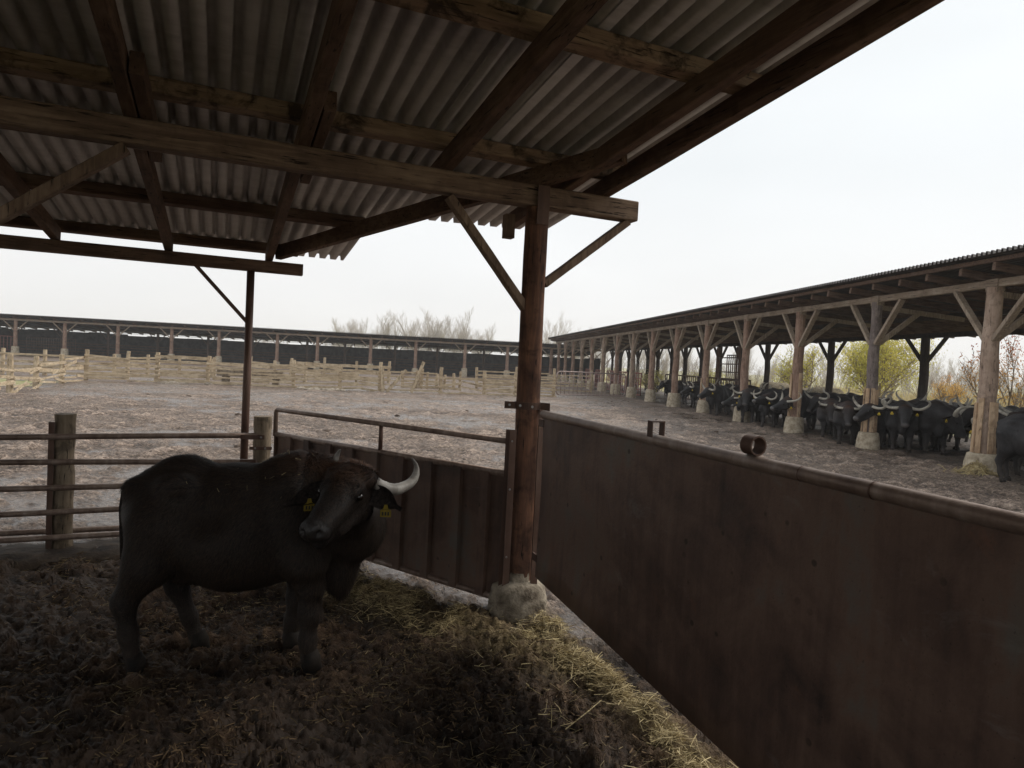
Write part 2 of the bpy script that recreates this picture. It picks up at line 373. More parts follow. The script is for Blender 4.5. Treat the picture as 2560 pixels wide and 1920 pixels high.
    spk = m.ramp(m.noise(m.coord((1, 1.3, 1)), 17, 7, .8, .5), [(.44, (.34, .29, .26)), (.53, (1.0, 1.0, 1.0)), (.62, (1.5, 1.42, 1.36))]); yard = m.mix(.85, yard, spk, 'MULTIPLY')
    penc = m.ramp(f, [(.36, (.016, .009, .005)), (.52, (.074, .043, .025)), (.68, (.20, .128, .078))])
    gcol = m.ramp(m.math('ADD', m.math('MULTIPLY', n1, .5), m.math('MULTIPLY', n3, .5)), [(.38, (.20, .22, .07)), (.5, (.40, .36, .19)), (.62, (.52, .45, .27))])
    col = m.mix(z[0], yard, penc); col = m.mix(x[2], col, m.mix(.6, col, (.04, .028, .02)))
    col = m.mix(z[1], col, gcol)
    col = m.mix(m.math('MULTIPLY', x[0], .6), col, m.ramp(n2, [(.35, (.10, .07, .03)), (.65, (.42, .33, .16))]))
    col = m.mix(m.math('MULTIPLY', z[2], .6), col, (.06, .045, .036))
    m.set(base=col, spec=.5)
    rgh = m.math('SUBTRACT', m.math('MULTIPLY_ADD', n2, .3, .52), m.math('MULTIPLY', z[2], .62)); rgh = m.math('MAXIMUM', rgh, .07); rgh = m.math('MAXIMUM', rgh, m.math('MULTIPLY', z[0], .62)); m.set(spec=m.math('MULTIPLY_ADD', z[0], -.30, .5))
    m.set(rough=m.mix(z[1], rgh, (.95, .95, .95)))
    hb = m.math('ADD', m.math('MULTIPLY', n2, 1.0), m.math('MULTIPLY', m.noise(co, 70, 4, .65), .4))
    hb = m.math('ADD', hb, m.math('MULTIPLY', m.noise(co, 13, 6, .75, .6), 2.2)); hb = m.math('MULTIPLY', hb, m.math('SUBTRACT', 1.0, m.math('MULTIPLY', z[2], .9))); m.bump(hb, .9, .04)
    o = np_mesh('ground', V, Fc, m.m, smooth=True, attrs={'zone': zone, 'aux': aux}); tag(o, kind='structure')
    global GH; GH = (rs, np.degrees(a), H)
    c = MB(); c.add([(math.sin(t)*.5, math.cos(t)*.5, -.02) for t in np.linspace(0, 2*math.pi, 24, endpoint=False)], [tuple(range(24))[::-1]])
    # part of the same sheet
    cm = c.build('ground_patch', m.m); tag(cm, kind='structure')
    return o
GROUND = ground()

# ------------------------------------------------------------------ corrugated sheet (profile along local x, runs along local y)
PROF = [(0, 0), (.076, 0), (.084, .052), (.130, .052), (.138, 0)]   # pitch .138, underside wide flats low
def corrugated(name, x0, x1, y0f, y1f, z0, slope, mat, parent, pitch=.138, prof=None, depth=1.0, ny=1, seed=0, roll_=None):
    """sheet in parent space: x across, y along slope; y0f / y1f give its near and far end at x"""
    pr = prof or PROF; k = pitch / .138; xs = []; zs = []
    x = x0
    while x < x1:
        for a, h in pr[:-1]:
            if x + a*k <= x1: xs.append(x + a*k); zs.append(h*depth)
        x += pitch
    xs.append(x1); zs.append(zs[-1]); xs = np.array(xs); zs = np.array(zs); V = []; Fc = []
    n = len(xs); rows = ny + 1
    for r in range(rows):
        t = r / ny
        for i in range(n):
            y = y0f(xs[i])*(1-t) + y1f(xs[i])*t
            V.append((xs[i], y, z0 - slope*y + zs[i]))
    for r in range(ny):
        for i in range(n-1): a = r*n+i; Fc.append((a, a+1, a+n+1, a+n))
    # real thickness
    nv = len(V); V += [(p[0], p[1], p[2]+.0025) for p in V]; Fc += [tuple(q+nv for q in f[::-1]) for f in Fc]
    return np_mesh(name, V, Fc, mat, parent)

# ------------------------------------------------------------------ our open shed
def open_shed():
    root = empty('open_shed', SH.p(0, 0, 0), SHROT, 'near open shed of dark timber and corrugated metal overhead, on one round brown post', 'shed')
    # local space: x = u, y = v, z
    zt = lambda v: 3.03 - SLOPE*v
    bm = MB(); bm.bar((-12.0, -.0, 2.952), (.80, 0, 2.965), .115, .145, wob=.012, seg=22, c=.008)
    A = bm.build('main_beam', M_beam_x, root, auto=40)
    bm = MB(); bm.bar((-12.0, 3, 2.635), (-1.27, 3, 2.635), .12, .115, wob=.015, seg=16, c=.006); bm.build('eave_beam', M_shed_x, root, auto=40)
    bm = MB(); bm.bar((-12.0, -6.2, 3.6), (1.0, -6.2, 3.6), .15, .2, wob=.015, seg=16, c=.006); bm.build('back_beam', M_shed_x, root, auto=40)
    # rafters
    for u in (-8.85, -7.95, -7.05, -6.15, -5.25, -4.35, -3.45, -2.52, -1.60, -.69, .21, .52):
        v1 = 3.08 if u < -1 else (.45 if u < 0 else (1.05 if u < .4 else .25))
        b = MB(); b.bar((u, -7.2, zt(-7.2)+.064), (u, v1, zt(v1)+.064), .072, .125, wob=.012, seg=16, c=.005)
        b.build('rafter', M_shed_z if False else M_raf, root, auto=40)
        if u < -1: # spliced second timber beside it
            b = MB(); b.bar((u+.078, -.55, zt(-.55)+.062), (u+.078, .62, zt(.62)+.062), .065, .115, wob=.01, seg=4, c=.004); b.build('rafter_splice', M_raf, root, auto=40)
    b = MB(); b.bar((-1.52, 2.92, zt(2.92)+.07), (.30, -.62, zt(-.62)+.07), .07, .135, wob=.01, seg=12, c=.005); b.build('hip_rafter', M_raf, root, auto=40)
    # fascia pair of the gable end
    # purlins
    for v, mt in ((3.22, M_shed_x), (1.95, M_shed_x), (.62, M_shed_x), (-.05, M_purl_x), (-1.42, M_purl_x), (-2.8, M_purl_x), (-4.2, M_purl_x), (-5.6, M_purl_x)):
        xe = -1.3 if v > 3 else (-.85 if v > 1 else (.05 if v > .3 else .66))
        b = MB(); b.bar((-12.0, v, zt(v)+.128+.05), (xe, v, zt(v)+.128+.05), .105, .095, upv=(0, SLOPE, 1), wob=.03, seg=26, c=.006); b.build('purlin', mt, root, auto=40)
    # roof sheets
    zs = 3.03 + .128 + .103
    corrugated('roof_sheet', -12.0, -.76, lambda x: -7.4, lambda x: 3.62, zs, SLOPE, M_sheet, root, pitch=.118, depth=.95)
    corrugated('roof_sheet', -.80, -.36, lambda x: -7.4, lambda x: 2.40 - (x+.8)*1.45, zs+.012, SLOPE, M_sheet, root, pitch=.118, depth=.95)
    corrugated('roof_sheet', -.41, .86, lambda x: -7.4, lambda x: 1.78 - (x+.41)*.11, zs+.003, SLOPE, M_sheet, root, pitch=.118, depth=.95)
    # round post
    def round_post(u, v, top, rad=.084, parent=root, foot=True, mat=M_post):
        p = MB(); pts = []; rr = []
        for i in range(26):
            z = .12 + (top-.12)*i/25; pts.append((u + .006*math.sin(z*2.1), v + .005*math.cos(z*1.7), z)); rr.append(rad*(1.07 - .10*i/25)*(1+random.uniform(-.012, .012)))
        p.tube(pts, rr, 28, wob=.012)
        po = p.build('post', mat, parent, auto=50)
        if foot:
            fbm_ = MB(); zsq = [(-.15, .22), (-.05, .218), (.03, .214), (.10, .207), (.155, .20), (.195, .185), (.22, .15), (.232, .11), (.24, .088), (.30, .086)]
            fbm_.tube([(u, v, z) for z, _ in zsq], [r for _, r in zsq], 30, wob=.035)
            fbm_.build('concrete_foot', M_concn, po, auto=60)
        return po
    P = round_post(0, 0, 2.885)
    # steel fittings on that post
    s = MB(); s.box((-.045, -.092, 2.76), (.045, -.086, 3.03)); s.box((-.045, -.086, 2.76), (-.038, -.05, 2.87)); s.build('beam_strap', M_rust, P)
    ang = -SHROT   # fittings in world-aligned directions
    def wl(x, y, z): u_, v_ = SH.inv(x, y); return (u_, v_, z)
    c = MB(); pts = []
    n = 22; ri, ro = .093, .099
    for zz in (1.465, 1.515):
        for k in range(n): t = 2*math.pi*k/n; pts.append((ro*math.cos(t), ro*math.sin(t), zz))
    for zz in (1.465, 1.515):
        for k in range(n): t = 2*math.pi*k/n; pts.append((ri*math.cos(t), ri*math.sin(t), zz))
    fs = []
    for k in range(n):
        k2 = (k+1) % n; fs += [(k, k2, n+k2, n+k), (2*n+k2, 2*n+k, 3*n+k, 3*n+k2), (n+k, n+k2, 3*n+k2, 3*n+k), (k2, k, 2*n+k, 2*n+k2)]
    c.add(pts, fs)
    a0 = wl(.12-.165, 4.78-.035, 1.49); a1 = wl(.12-.09, 4.78-.045, 1.49); c.bar(a0, a1, .008, .05)
    a0 = wl(.12+.09, 4.78-.05, 1.485); a1 = wl(.12+.155, 4.78-.07, 1.485); c.bar(a0, a1, .008, .065)
    c.build('clamp_collar', M_rust, P)
    for dx, dy, z in ((-.055, -.088, 1.492), (.03, -.1, 1.488), (-.13, -.045, 1.492)):
        q = wl(.12+dx, 4.78+dy, z); q2 = wl(.12+dx, 4.78+dy-.012, z); MB().tube([q, q2], .009, 8).build('bolt', M_bolt, P)
    s = MB()   # slotted flat bars down the left side
    s.bar(wl(.12-.118, 4.70, .10), wl(.12-.118, 4.70, 1.32), .006, .055, upv=(SH.u[0], SH.v[0], 0)); s.bar(wl(.12-.095, 4.685, .10), wl(.12-.095, 4.685, 1.32), .05, .006, upv=(0, 1, 0))
    s.build('slotted_steel_angle', M_rust, P)
    s = MB(); s.bar(wl(.12+.105, 4.72, .22), wl(.12+.105, 4.72, 1.47), .05, .012, upv=(0, 1, 0)); s.build('hinge_bar', M_rust, P)
    for z in (.42, .9, 1.24):
        q = wl(.12-.098, 4.681, z); q2 = wl(.12-.098, 4.674, z); MB().tube([q, q2], .007, 8).build('bolt', M_bolt, P)
    # braces on the post
    for (a, b_) in (((-.66, 0, 2.875), (-.055, 0, 2.17)), ((.74, 0, 2.885), (.075, 0, 2.36))):
        b = MB(); b.bar(a, b_, .055, .075, upv=(0, 1, 0), wob=.03, seg=8, c=.006); b.build('brace', M_brace, P, auto=40)
    b = MB(); b.box((-.17, .16, 2.69), (-.10, .23, 2.86)); b.build('packing_block', M_brace, root)
    # next posts along the main beam
    for u in (-3.78, -7.55):
        p = round_post(u, 0, 2.875)
        for sg in (1, -1):
            b = MB(); b.bar((u+sg*1.24, -.0, 2.875), (u+sg*.06, -.0, 1.93), .06, .09, upv=(0, 1, 0), wob=.03, seg=8, c=.006); b.build('brace', M_brace, p, auto=40)
    # steel posts of the eave row
    for u in (-3.02+.55*0-.0, -6.7):
        uu = u if u < -4 else -1.77
        p = MB().tube([(uu, 3, -.05), (uu, 3, 2.58)], .038, 18).build('steel_post', M_rust, root, smooth=True)
        b = MB(); b.bar((uu-.52, 3, 2.60), (uu-.02, 3, 2.06), .035, .05, upv=(0, 1, 0)); b.build('brace', M_rust, p)
    for u in (-7.5, -3.5, .4):
        round_post(u, -6.2, 3.5)
    # unseen board wall added behind the camera, kept low to light the roof
    w = MB()
    for k in range(4): w.bar((-12.0, -7.35, .25+k*.32), (1.2, -7.35, .25+k*.32), .03, .29)
    w.build('unseen_back_wall_boards', M_dark, root)
    return root
M_raf = grain_mat('dark_stained_rafter', C_shed, 1)
open_shed()

# ------------------------------------------------------------------ pen: rails, posts, gates
PF = Frame((-3.83, 5.754), 64.2, -25.8)
def rail_fence():
    root = empty('pipe_rail_fence', PF.p(0, 0, 0), R(90-64.2), 'brown steel pipe rail fence behind the near buffalo on stout wooden posts', 'fence')
    for k, (z, zl) in enumerate(((.967, .0), (.745, .0), (.535, .0), (.325, .0), (.115, .0))):
        dy = -.10 + (.0 if k != 4 else -.06)
        pts = [(x, dy + .004*math.sin(x*2+k), z + zl + (-.012 if k == 1 else 0)*x + .006*math.sin(x*1.3+k*2)+(.035*0)) for x in np.linspace(-3.9, 1.56 if k < 4 else 1.4, 22)]
        MB().tube(pts, .0255 if k < 4 else .024, 14).build('rail', M_pipe, root, smooth=True)
    pts = [(x, .13, .105 - .01*x) for x in np.linspace(-3.9, 1.6, 10)]; MB().tube(pts, .026, 12).build('rail', M_pipe, root, smooth=True)
    for x in (0, -3.6):
        p = MB(); p.tube([(x+.004*math.sin(i), 0, -.1+i*.0835) for i in range(16)], [.080+.004*math.sin(i*1.7) for i in range(16)], 20, wob=.02); po = p.build('post', M_stub, root, auto=50)
        s = MB(); s.box((x-.105, -.085, -.1), (x-.098, -.02, 1.09)); s.box((x-.098, -.085, -.1), (x-.062, -.079, 1.09)); s.build('steel_angle', M_rust, po)
    x = 1.60
    p = MB(); p.tube([(x, -.06, -.1+i*.0835) for i in range(16)], [.080+.005*math.sin(i*2.3) for i in range(16)], 16, wob=.035); po = p.build('post', M_stub, root, auto=40)
    s = MB(); s.bar((x-.2, -.145, .965), (x+.01, -.152, .962), .006, .042); s.bar((x-.2, -.145, .73), (x-.06, -.15, .73), .006, .045)
    s.bar((x-.12, -.15, .86), (x+.08, -.145, .855), .006, .03); s.build('rail_bracket', M_rust, po)
    for dx, z in ((-.02, .962), (-.07, .86), (.02, .856)): MB().tube([(x+dx, -.15, z), (x+dx, -.163, z)], .010, 8).build('bolt', M_bolt, po)
    return root
rail_fence()
k = MB(); kx = np.linspace(-3.9, 1.2, 60); kv = []; kf = []
for i, x in enumerate(kx):
    j = lambda: random.uniform(-.012, .012)
    kv += [(x, -.45+j(), -.15), (x, -.42+j(), -.02+j()), (x, -.36+j(), .005+j()), (x, -.1+j(), .01+j()), (x, .22+j(), -.01+j()), (x, .3, -.12)]
for i in range(59):
    for q in range(5): a = i*6+q; kf.append((a, a+6, a+7, a+1))
kf.append((5, 4, 3, 2, 1, 0)); kf.append(tuple(59*6+q for q in range(6)))
k.add(kv, kf); ko = k.build('kerb', M_kerb, auto=60); ko.location = PF.p(0, 0, 0); ko.rotation_euler = (0, 0, R(90-64.2)); tag(ko, 'low muddy concrete kerb under the pipe rail fence at the left', 'kerb')

GL = Frame((.02, 4.72), -54.5, 35.5)
def left_gate():
    root = empty('steel_gate', GL.p(0, 0, 0), R(90+54.5), 'dark ribbed steel gate with raised pipe rail, behind the head of the near buffalo', 'gate')
    x0, x1 = .05, 2.72
    MB().tube([(x0, 0, 1.0), (x1, 0, 1.0)], .024, 16).build('top_pipe', M_pipe, root, smooth=True)
    MB().tube([(x0, 0, .10), (x1, 0, .10)], .024, 16).build('bottom_pipe', M_pipe, root, smooth=True)
    MB().tube([(x0-.02, 0, 1.232), (x1-.0, 0, 1.232), (x1+.012, 0, 1.225), (x1+.02, 0, 1.2), (x1+.02, 0, .98)], .021, 14).build('raised_rail', M_pipe, root, smooth=True)
    MB().tube([(1.32, 0, 1.01), (1.32, 0, 1.232)], .018, 12).build('rail_stay', M_rust, root, smooth=True)
    # folded plate with wide ribs
    xs = []; ys = []
    for e_ in (.17, .43, .72, 1.02, 1.32, 1.62, 1.9, 2.2, 2.46): xs += [e_-.005, e_, e_+.07, e_+.078]; ys += [0, .035, .035, 0]
    xs = [x0] + xs + [x1]; ys = [0] + ys + [0]
    V = [(x, y, z) for z in (.10, 1.0) for x, y in zip(xs, ys)]; n = len(xs)
    V += [(x, y-.004, z) for x, y, z in V]; Fc = []
    for i in range(n-1): Fc += [(i, i+1, n+i+1, n+i), (2*n+i+1, 2*n+i, 3*n+i, 3*n+i+1)]
    MB().add(V, Fc).build('ribbed_plate', M_plate, root)
    for e_ in (.17, .43, .72, 1.02, 1.32, 1.62, 1.9, 2.2, 2.46):
        b = MB(); b.bar((e_, -.012, .11), (e_, -.012, .99), .012, .02, upv=(0, 1, 0)); b.build('rib', M_pipe, root)
    MB().tube([(x1+.0, 0, .08), (x1+.0, 0, 1.0)], .022, 12).build('end_upright', M_rust, root, smooth=True)
    return root
left_gate()

GR = Frame((.215, 4.43), 159, -111)   # runs from the post towards the camera's right
def right_gate():
    root = empty('solid_steel_gate', GR.p(0, 0, 0), R(90-159), 'large solid rusty steel plate gate in the right foreground hinged at the round post', 'gate')
    # local x along gate, local y = left normal of that
    L_ = 5.6
    n = 40
    V = []
    rr = np.random.default_rng(5)
    for i in range(n+1):
        x = i*L_/n
        for j in range(9):
            zb = .376 - .042*x; z = zb + (1.455-zb)*j/8
            V.append((x + .02, .010*math.sin(x*2.2+j*.3)*math.sin(j*math.pi/8), z))
    Fc = []
    for i in range(n):
        for j in range(8): a = i*9+j; Fc.append((a, a+1, a+10, a+9))
    nv = len(V); V2 = V + [(a, b-.005, c) for a, b, c in V]; F2 = Fc + [tuple(q+nv for q in f[::-1]) for f in Fc]
    for i in range(n): a = i*9; F2.append((a, a+9, nv+a+9, nv+a))
    for j in range(8): F2.append((j+1, j, nv+j, nv+j+1))
    MB().add(V2, F2).build('steel_plate', M_plate, root, smooth=True)
    MB().tube([(0.01, 0, 1.46), (L_, 0, 1.46)], .0275, 20).build('top_pipe', M_pipe, root, smooth=True)
    b = MB(); b.tube([(2.26, 0, 1.46), (2.263, 0, 1.46)], .0285, 18); b.build('pipe_weld', M_rust, root, smooth=True); b = MB(); b.tube([(2.55, 0, 1.46), (2.556, 0, 1.46)], .0292, 18); b.build('pipe_weld', M_rust, root, smooth=True)
    b = MB(); b.box((1.32, -.036, 1.475), (1.36, -.030, 1.552)); b.box((1.32, .030, 1.475), (1.36, .036, 1.552)); b.box((1.32, -.030, 1.546), (1.36, .030, 1.552))
    b.build('square_latch_loop', M_rust, root)
    r_ = MB(); ro, ri, n2 = .038, .032, 28; pts = []
    cx, cz = 2.006, 1.526
    for yy in (.03, -.03):
        for rad in (ro, ri):
            for q in range(n2): t = 2*math.pi*q/n2; pts.append((cx+yy, rad*math.cos(t), cz+rad*math.sin(t)))
    fs = []
    for q in range(n2):
        q2 = (q+1) % n2; A, B_, C_, D_ = 0, n2, 2*n2, 3*n2
        fs += [(A+q, A+q2, C_+q2, C_+q), (B_+q2, B_+q, D_+q, D_+q2), (A+q2, A+q, B_+q, B_+q2), (C_+q, C_+q2, D_+q2, D_+q)]
    r_.add(pts, fs).build('latch_ring', M_rust, root, auto=40)
    for z in (1.40, .5): MB().bar((-.05, 0, z), (.03, 0, z), .012, .05).build('hinge', M_rust, root)
    return root
right_gate()

# ------------------------------------------------------------------ right cattle barn
def barn_right():
    root = empty('cattle_barn', RB.p(0, 0, 0), RBROT, 'long open cattle barn on the right with thick round posts sheltering the buffalo herd', 'barn')
    # local x = u (away along the row), local y = -v  (v points into the barn = to the right) -> use y = -v
    s = 3.747; top = 3.80; sl = .10
    ub, ue = -5.5, 54.2
    lm = lambda u, v, z: (u, -v, z)
    ztop = lambda v: 4.0 - sl*(v)
    def fbeam(v, z, h, mt, w=.13):
        u = ub
        while u < ue:
            u2 = min(u + s*2, ue); b = MB(); b.bar(lm(u, v, z), lm(u2-.01, v, z), w, h, wob=.03, seg=8, c=.008); b.build('beam', mt, root, auto=40); u = u2
    fbeam(0, 3.88, .155, M_grey_x)
    fbeam(5.0, 3.36, .16, M_dark); fbeam(-.0+2.5, 3.62, .14, M_dark)
    tones = [M_postg, M_postg, M_redp, M_redp, M_redp, M_redp, M_redp, M_postg, M_redp, M_postg, M_redp, M_postg, M_redp, M_redp, M_redp]
    for k in range(-1, 15):
        u = k*s; mt = tones[max(k, 0)]
        if k == 1: mt = M_postd
        if k == 0: mt = M_postp
        rnd = random.Random(k)
        r0 = .165 if k in (0,) else rnd.uniform(.135, .16)
        p = MB(); foot = {-1: .4, 0: .38, 1: .40, 2: .47, 3: .55, 4: .56}.get(k, .64) + rnd.uniform(-.02, .03)
        lean = rnd.uniform(-.03, .03)
        p.tube([lm(u + lean*(1-i/15) + .01*math.sin(i*.7+k), .01*math.cos(i+k), foot-.05 + (top-foot+.05)*i/15) for i in range(16)],
               [r0*(1.08-.2*i/15)*(1+rnd.uniform(-.02, .02)) for i in range(16)], 18, wob=.02)
        po = p.build('post', mt, root, auto=55)
        p = MB(); fr = .30 + rnd.uniform(-.03, .03)
        p.tube([lm(u, 0, z) for z in (-.2, .0, .2, foot-.08, foot-.02, foot)], [fr*1.08, fr*1.06, fr*1.02, fr*.93, fr*.88, fr*.80], 24, wob=.02)
        p.build('concrete_foot', M_conc, po, auto=45)
        # protective planks nailed around the lower post (near ones)
        if k in (0, 1, 2, 4):
            for t in ((68, 108, 168, 208) if k < 2 else (95, 185)):
                t = R(t + rnd.uniform(-8, 8)); q = r0*1.13
                cx, cy = math.cos(t)*q, math.sin(t)*q
                b = MB(); h = {0: 1.5, 1: 1.62, 2: 1.95, 4: 1.5}[k] + rnd.uniform(-.12, .05)
                b.bar((u+cx*1.12, cy*1.12, foot+.01), (u+cx, cy, h), .10, .035, upv=(math.cos(t), math.sin(t), 0), wob=.04, seg=4, c=.004); b.build('guard_plank', M_grdp, po, auto=40)
        # braces: two along the beam, one into the barn
        for sg in (1, -1):
            b = MB(); b.bar(lm(u+sg*1.0, -.03, 3.80), lm(u+sg*.10, -.03, 2.72), .085, .14, upv=(0, 1, 0), wob=.03, seg=4, c=.006); b.build('brace', M_grey_z, po, auto=40)
        b = MB(); b.bar(lm(u+.06, 1.25, 3.62), lm(u+.03, .1, 2.72), .08, .12, wob=.03, seg=4, c=.006); b.build('brace', M_grey_z, po, auto=40)
        b = MB(); b.bar(lm(u+.06, -.1, 3.70), lm(u+.06, 2.5, 3.50), .06, .12, wob=.03, seg=4, c=.006); b.build('tie', M_grey_z, po, auto=40)
        if k % 1 == 0: b = MB(); b.bar(lm(u, .0, 3.72), lm(u+.001, .0, 3.965), .30, .18, upv=(0, 1, 0)); b.build('cap_block', M_grey_x, po)
    for u in (2.85, 8.45, 13.98, 19.54, 22.6, 25.42, 28.24, 31.1, 33.8, 36.96, 39.5, 42.3, 45.1, 47.9, 50.9, -2.8):
        p = MB(); r0 = .135 + random.uniform(-.01, .015)
        p.tube([lm(u+.012*math.sin(i), 5.0+.01*math.cos(i*1.3), -.1 + 3.4*i/8) for i in range(9)], [r0*(1.06-.012*i) for i in range(9)], 12, wob=.02); po = p.build('post', M_dark, root, auto=50)
        for sg in (1, -1):
            b = MB(); b.bar(lm(u+sg*.95, 5, 3.30), lm(u+sg*.08, 5, 2.45), .07, .12, upv=(0, 1, 0)); b.build('brace', M_dark, po)
    # rafters with visible ends under the eave
    n = int((ue-ub)/.94)
    for i in range(n+1):
        u = ub + .1 + i*.94; b = MB(); j = random.uniform(-.05, .05)
        b.bar(lm(u, -.62+j, ztop(-.62)+.04), lm(u, 6.2, ztop(6.2)+.04), .085, .15, wob=.02, seg=3); b.build('rafter', M_rafb, root, auto=40)
    for v in (-.62, .5, 1.6, 2.7, 3.8, 4.9, 6.0):
        b = MB(); b.bar(lm(ub, v, ztop(v)+.165), lm(ue, v, ztop(v)+.165), .09, .08, wob=.04, seg=40); b.build('purlin', M_rafb if v > 0 else M_rafb, root)
    # roof: profile runs along u
    corr = corrugated('roof_sheet', ub-.1, ue+.3, lambda x: -6.5, lambda x: .85, 4.0+.215, -sl, M_darksheet, root, pitch=.12, depth=1.3)
    b = MB()   # plain boards nailed at far end of the eave
    b.bar(lm(ue+.3, -.85, 4.24), lm(ue+.3, 6.3, 3.55), .05, .12); b.build('verge_board', M_grey_x, root)
    return root
M_postg = grain_mat('sun_bleached_round_post', ((.16, .105, .075), (.30, .215, .16), (.44, .34, .27)), 2, .35, 16)
M_postp = grain_mat('pinkish_round_post', ((.20, .135, .10), (.36, .26, .20), (.52, .40, .32)), 2, .35, 16)
M_postd = grain_mat('dark_grey_round_post', ((.07, .055, .05), (.17, .135, .125), (.30, .25, .225)), 2, .35, 16)
M_grdp = grain_mat('guard_planks', ((.28, .17, .10), (.48, .33, .21), (.62, .47, .33)), 2, .35, 16)
M_rafb = grain_mat('barn_rafter_timber', ((.05, .03, .022), (.12, .075, .055), (.22, .15, .11)), 1, .1)
barn_right()

# ------------------------------------------------------------------ far left barn
def barn_left():
    root = empty('cattle_barn', LB.p(0, 0, 0), LBROT, 'long low open barn across the far side of the yard behind the pale plank fence', 'barn')
    # local x = u, y = v (away)
    s = 4.33; sl = .11; ub, ue = -22, 55.6
    ztop = lambda v: 3.42 - sl*v
    b = MB(); b.bar((ub, 0, 3.32), (ue, 0, 3.32), .13, .17, wob=.03, seg=40); b.build('beam', M_grey_x, root)
    b = MB(); b.bar((ub, 3.6, 2.95), (ue, 3.6, 2.95), .13, .17); b.build('beam', M_dark, root)
    # measured post positions along the row
    us = [-17.3, -13, -8.7, -4.3] + [0, 4.25, 8.9, 13.7, 18.0, 23.4, 27.2, 32.3, 36.7, 41.6, 45.9] + [50.4, 54.7]
    for k, u in enumerate(us):
        p = MB(); r0 = .17; foot = .85 if k % 3 else .6
        p.tube([(u, 0, foot-.05 + (3.28-foot)*i/5) for i in range(6)], [r0*(1.05-.03*i) for i in range(6)], 10, wob=.03); po = p.build('post', M_redp, root, auto=50)
        p = MB(); p.tube([(u, 0, -.1), (u, 0, foot-.05), (u, 0, foot)], [.34, .30, .25], 12, wob=.03); p.build('concrete_foot', M_conc, po, auto=50)
        for sg in (1, -1):
            b = MB(); b.bar((u+sg*1.05, -.05, 3.26), (u+sg*.1, -.05, 2.32), .08, .11, upv=(0, 1, 0)); b.build('brace', M_grey_z, po)
        um = u + 2.2
        p = MB(); p.tube([(um, 3.6, 0), (um, 3.6, 2.9)], .13, 8); po = p.build('post', M_mid, root, auto=50)
        for sg in (1, -1):
            b = MB(); b.bar((um+sg*.95, 3.55, 2.9), (um+sg*.1, 3.55, 1.9), .07, .1, upv=(0, 1, 0)); b.build('brace', M_mid, po)
    for i in range(int((ue-ub)/1.15)):
        u = ub + .2 + i*1.15; b = MB(); b.bar((u, -.55, ztop(-.55)+.05), (u, 7.6, ztop(7.6)+.05), .08, .13); b.build('rafter', M_rafb, root)
    for v in (-.5, 1.5, 3.5, 5.5):
        b = MB(); b.bar((ub, v, ztop(v)+.15), (ue, v, ztop(v)+.15), .08, .08); b.build('purlin', M_dark, root)
    corrugated('roof_sheet', ub-.2, ue+.3, lambda x: -.8, lambda x: 8.2, 3.42+.20, sl, M_darksheet, root, pitch=.18, depth=1.6)
    # back wall of dark sheets with a gap of daylight under the roof, ragged top
    w = MB(); u = ub; rr = random.Random(4)
    while u < ue:
        wd = rr.uniform(1.7, 2.1); t = 2.46 + rr.uniform(-.05, .04) + (.12 if u < 5 else 0)
        w.box((u+.001, 7.4, 0), (u+wd-.001, 7.43, t)); 
        u += wd
    wo_ = w.build('back_wall', M_wall, root)
    for z in (.5, .8, 1.1, 1.35):
        b = MB(); b.bar((ub, 7.2, z), (ue, 7.25, z+.03), .05, .12, wob=.25, seg=50); b.build('wall_rail', M_mid, root)
    b = MB(); b.bar((ub, 7.3, 2.62), (ue, 7.3, 2.62), .05, .035, wob=.3, seg=60); b.build('wall_plate', M_dark, root)
    b = MB(); b.box((ue, .2, 0), (ue+.04, 7.4, 2.55)); b.build('end_wall', M_wall, root)
    return root
M_mid = grain_mat('dark_brown_timber', ((.05, .035, .028), (.10, .07, .055), (.17, .12, .10)), 2, .1)  # dark brown tone of inner posts and pen bars
M_wall = simple('dark_wall_sheet', (.035, .035, .037), (.085, .08, .08), 2, .8, .2)
barn_left()

def bars_panel(name, p0, p1, z0, z1, nb, mat, label, cat='railing', group=None, rad=.03, cross=0, rc=.022):
    a = Vector((p0[0], p0[1], 0)); b = Vector((p1[0], p1[1], 0)); L_ = (b-a).length
    root = empty(name, a, math.atan2(b.y-a.y, b.x-a.x), label, cat, group)
    m = MB(); m.tube([(0, 0, z1), (L_, 0, z1)], rad, 8); m.build('top_rail', mat, root, smooth=True)
    m = MB(); m.tube([(0, 0, z0), (L_, 0, z0)], rad, 8); m.build('bottom_rail', mat, root, smooth=True)
    for c in range(cross):
        z = z0 + (z1-z0)*(c+1)/(cross+1); m = MB(); m.tube([(0, 0, z), (L_, 0, z)], rc, 6); m.build('cross_rail', mat, root, smooth=True)
    for i in range(nb+1):
        x = L_*i/nb; m = MB(); m.tube([(x, 0, z0), (x, 0, z1)], rad if i in (0, nb) else rc, 6); m.build('bar', mat, root, smooth=True)
    return root
# red pen bars inside the left end of the far barn
q = lambda u, v: LB.p(u, v, 0)[:2]
bars_panel('pen_railing', q(-5.2, .4), q(-.3, .4), .45, 1.75, 16, M_redsteel, 'pale red pen bars at the left edge under the far barn', group='pen bars under the far barn')
bars_panel('pen_railing', q(.3, 1.2), q(4.6, 1.2), .35, 1.75, 20, M_mid, 'dark brown pen bars beside the leftmost posts of the far barn', group='pen bars under the far barn')
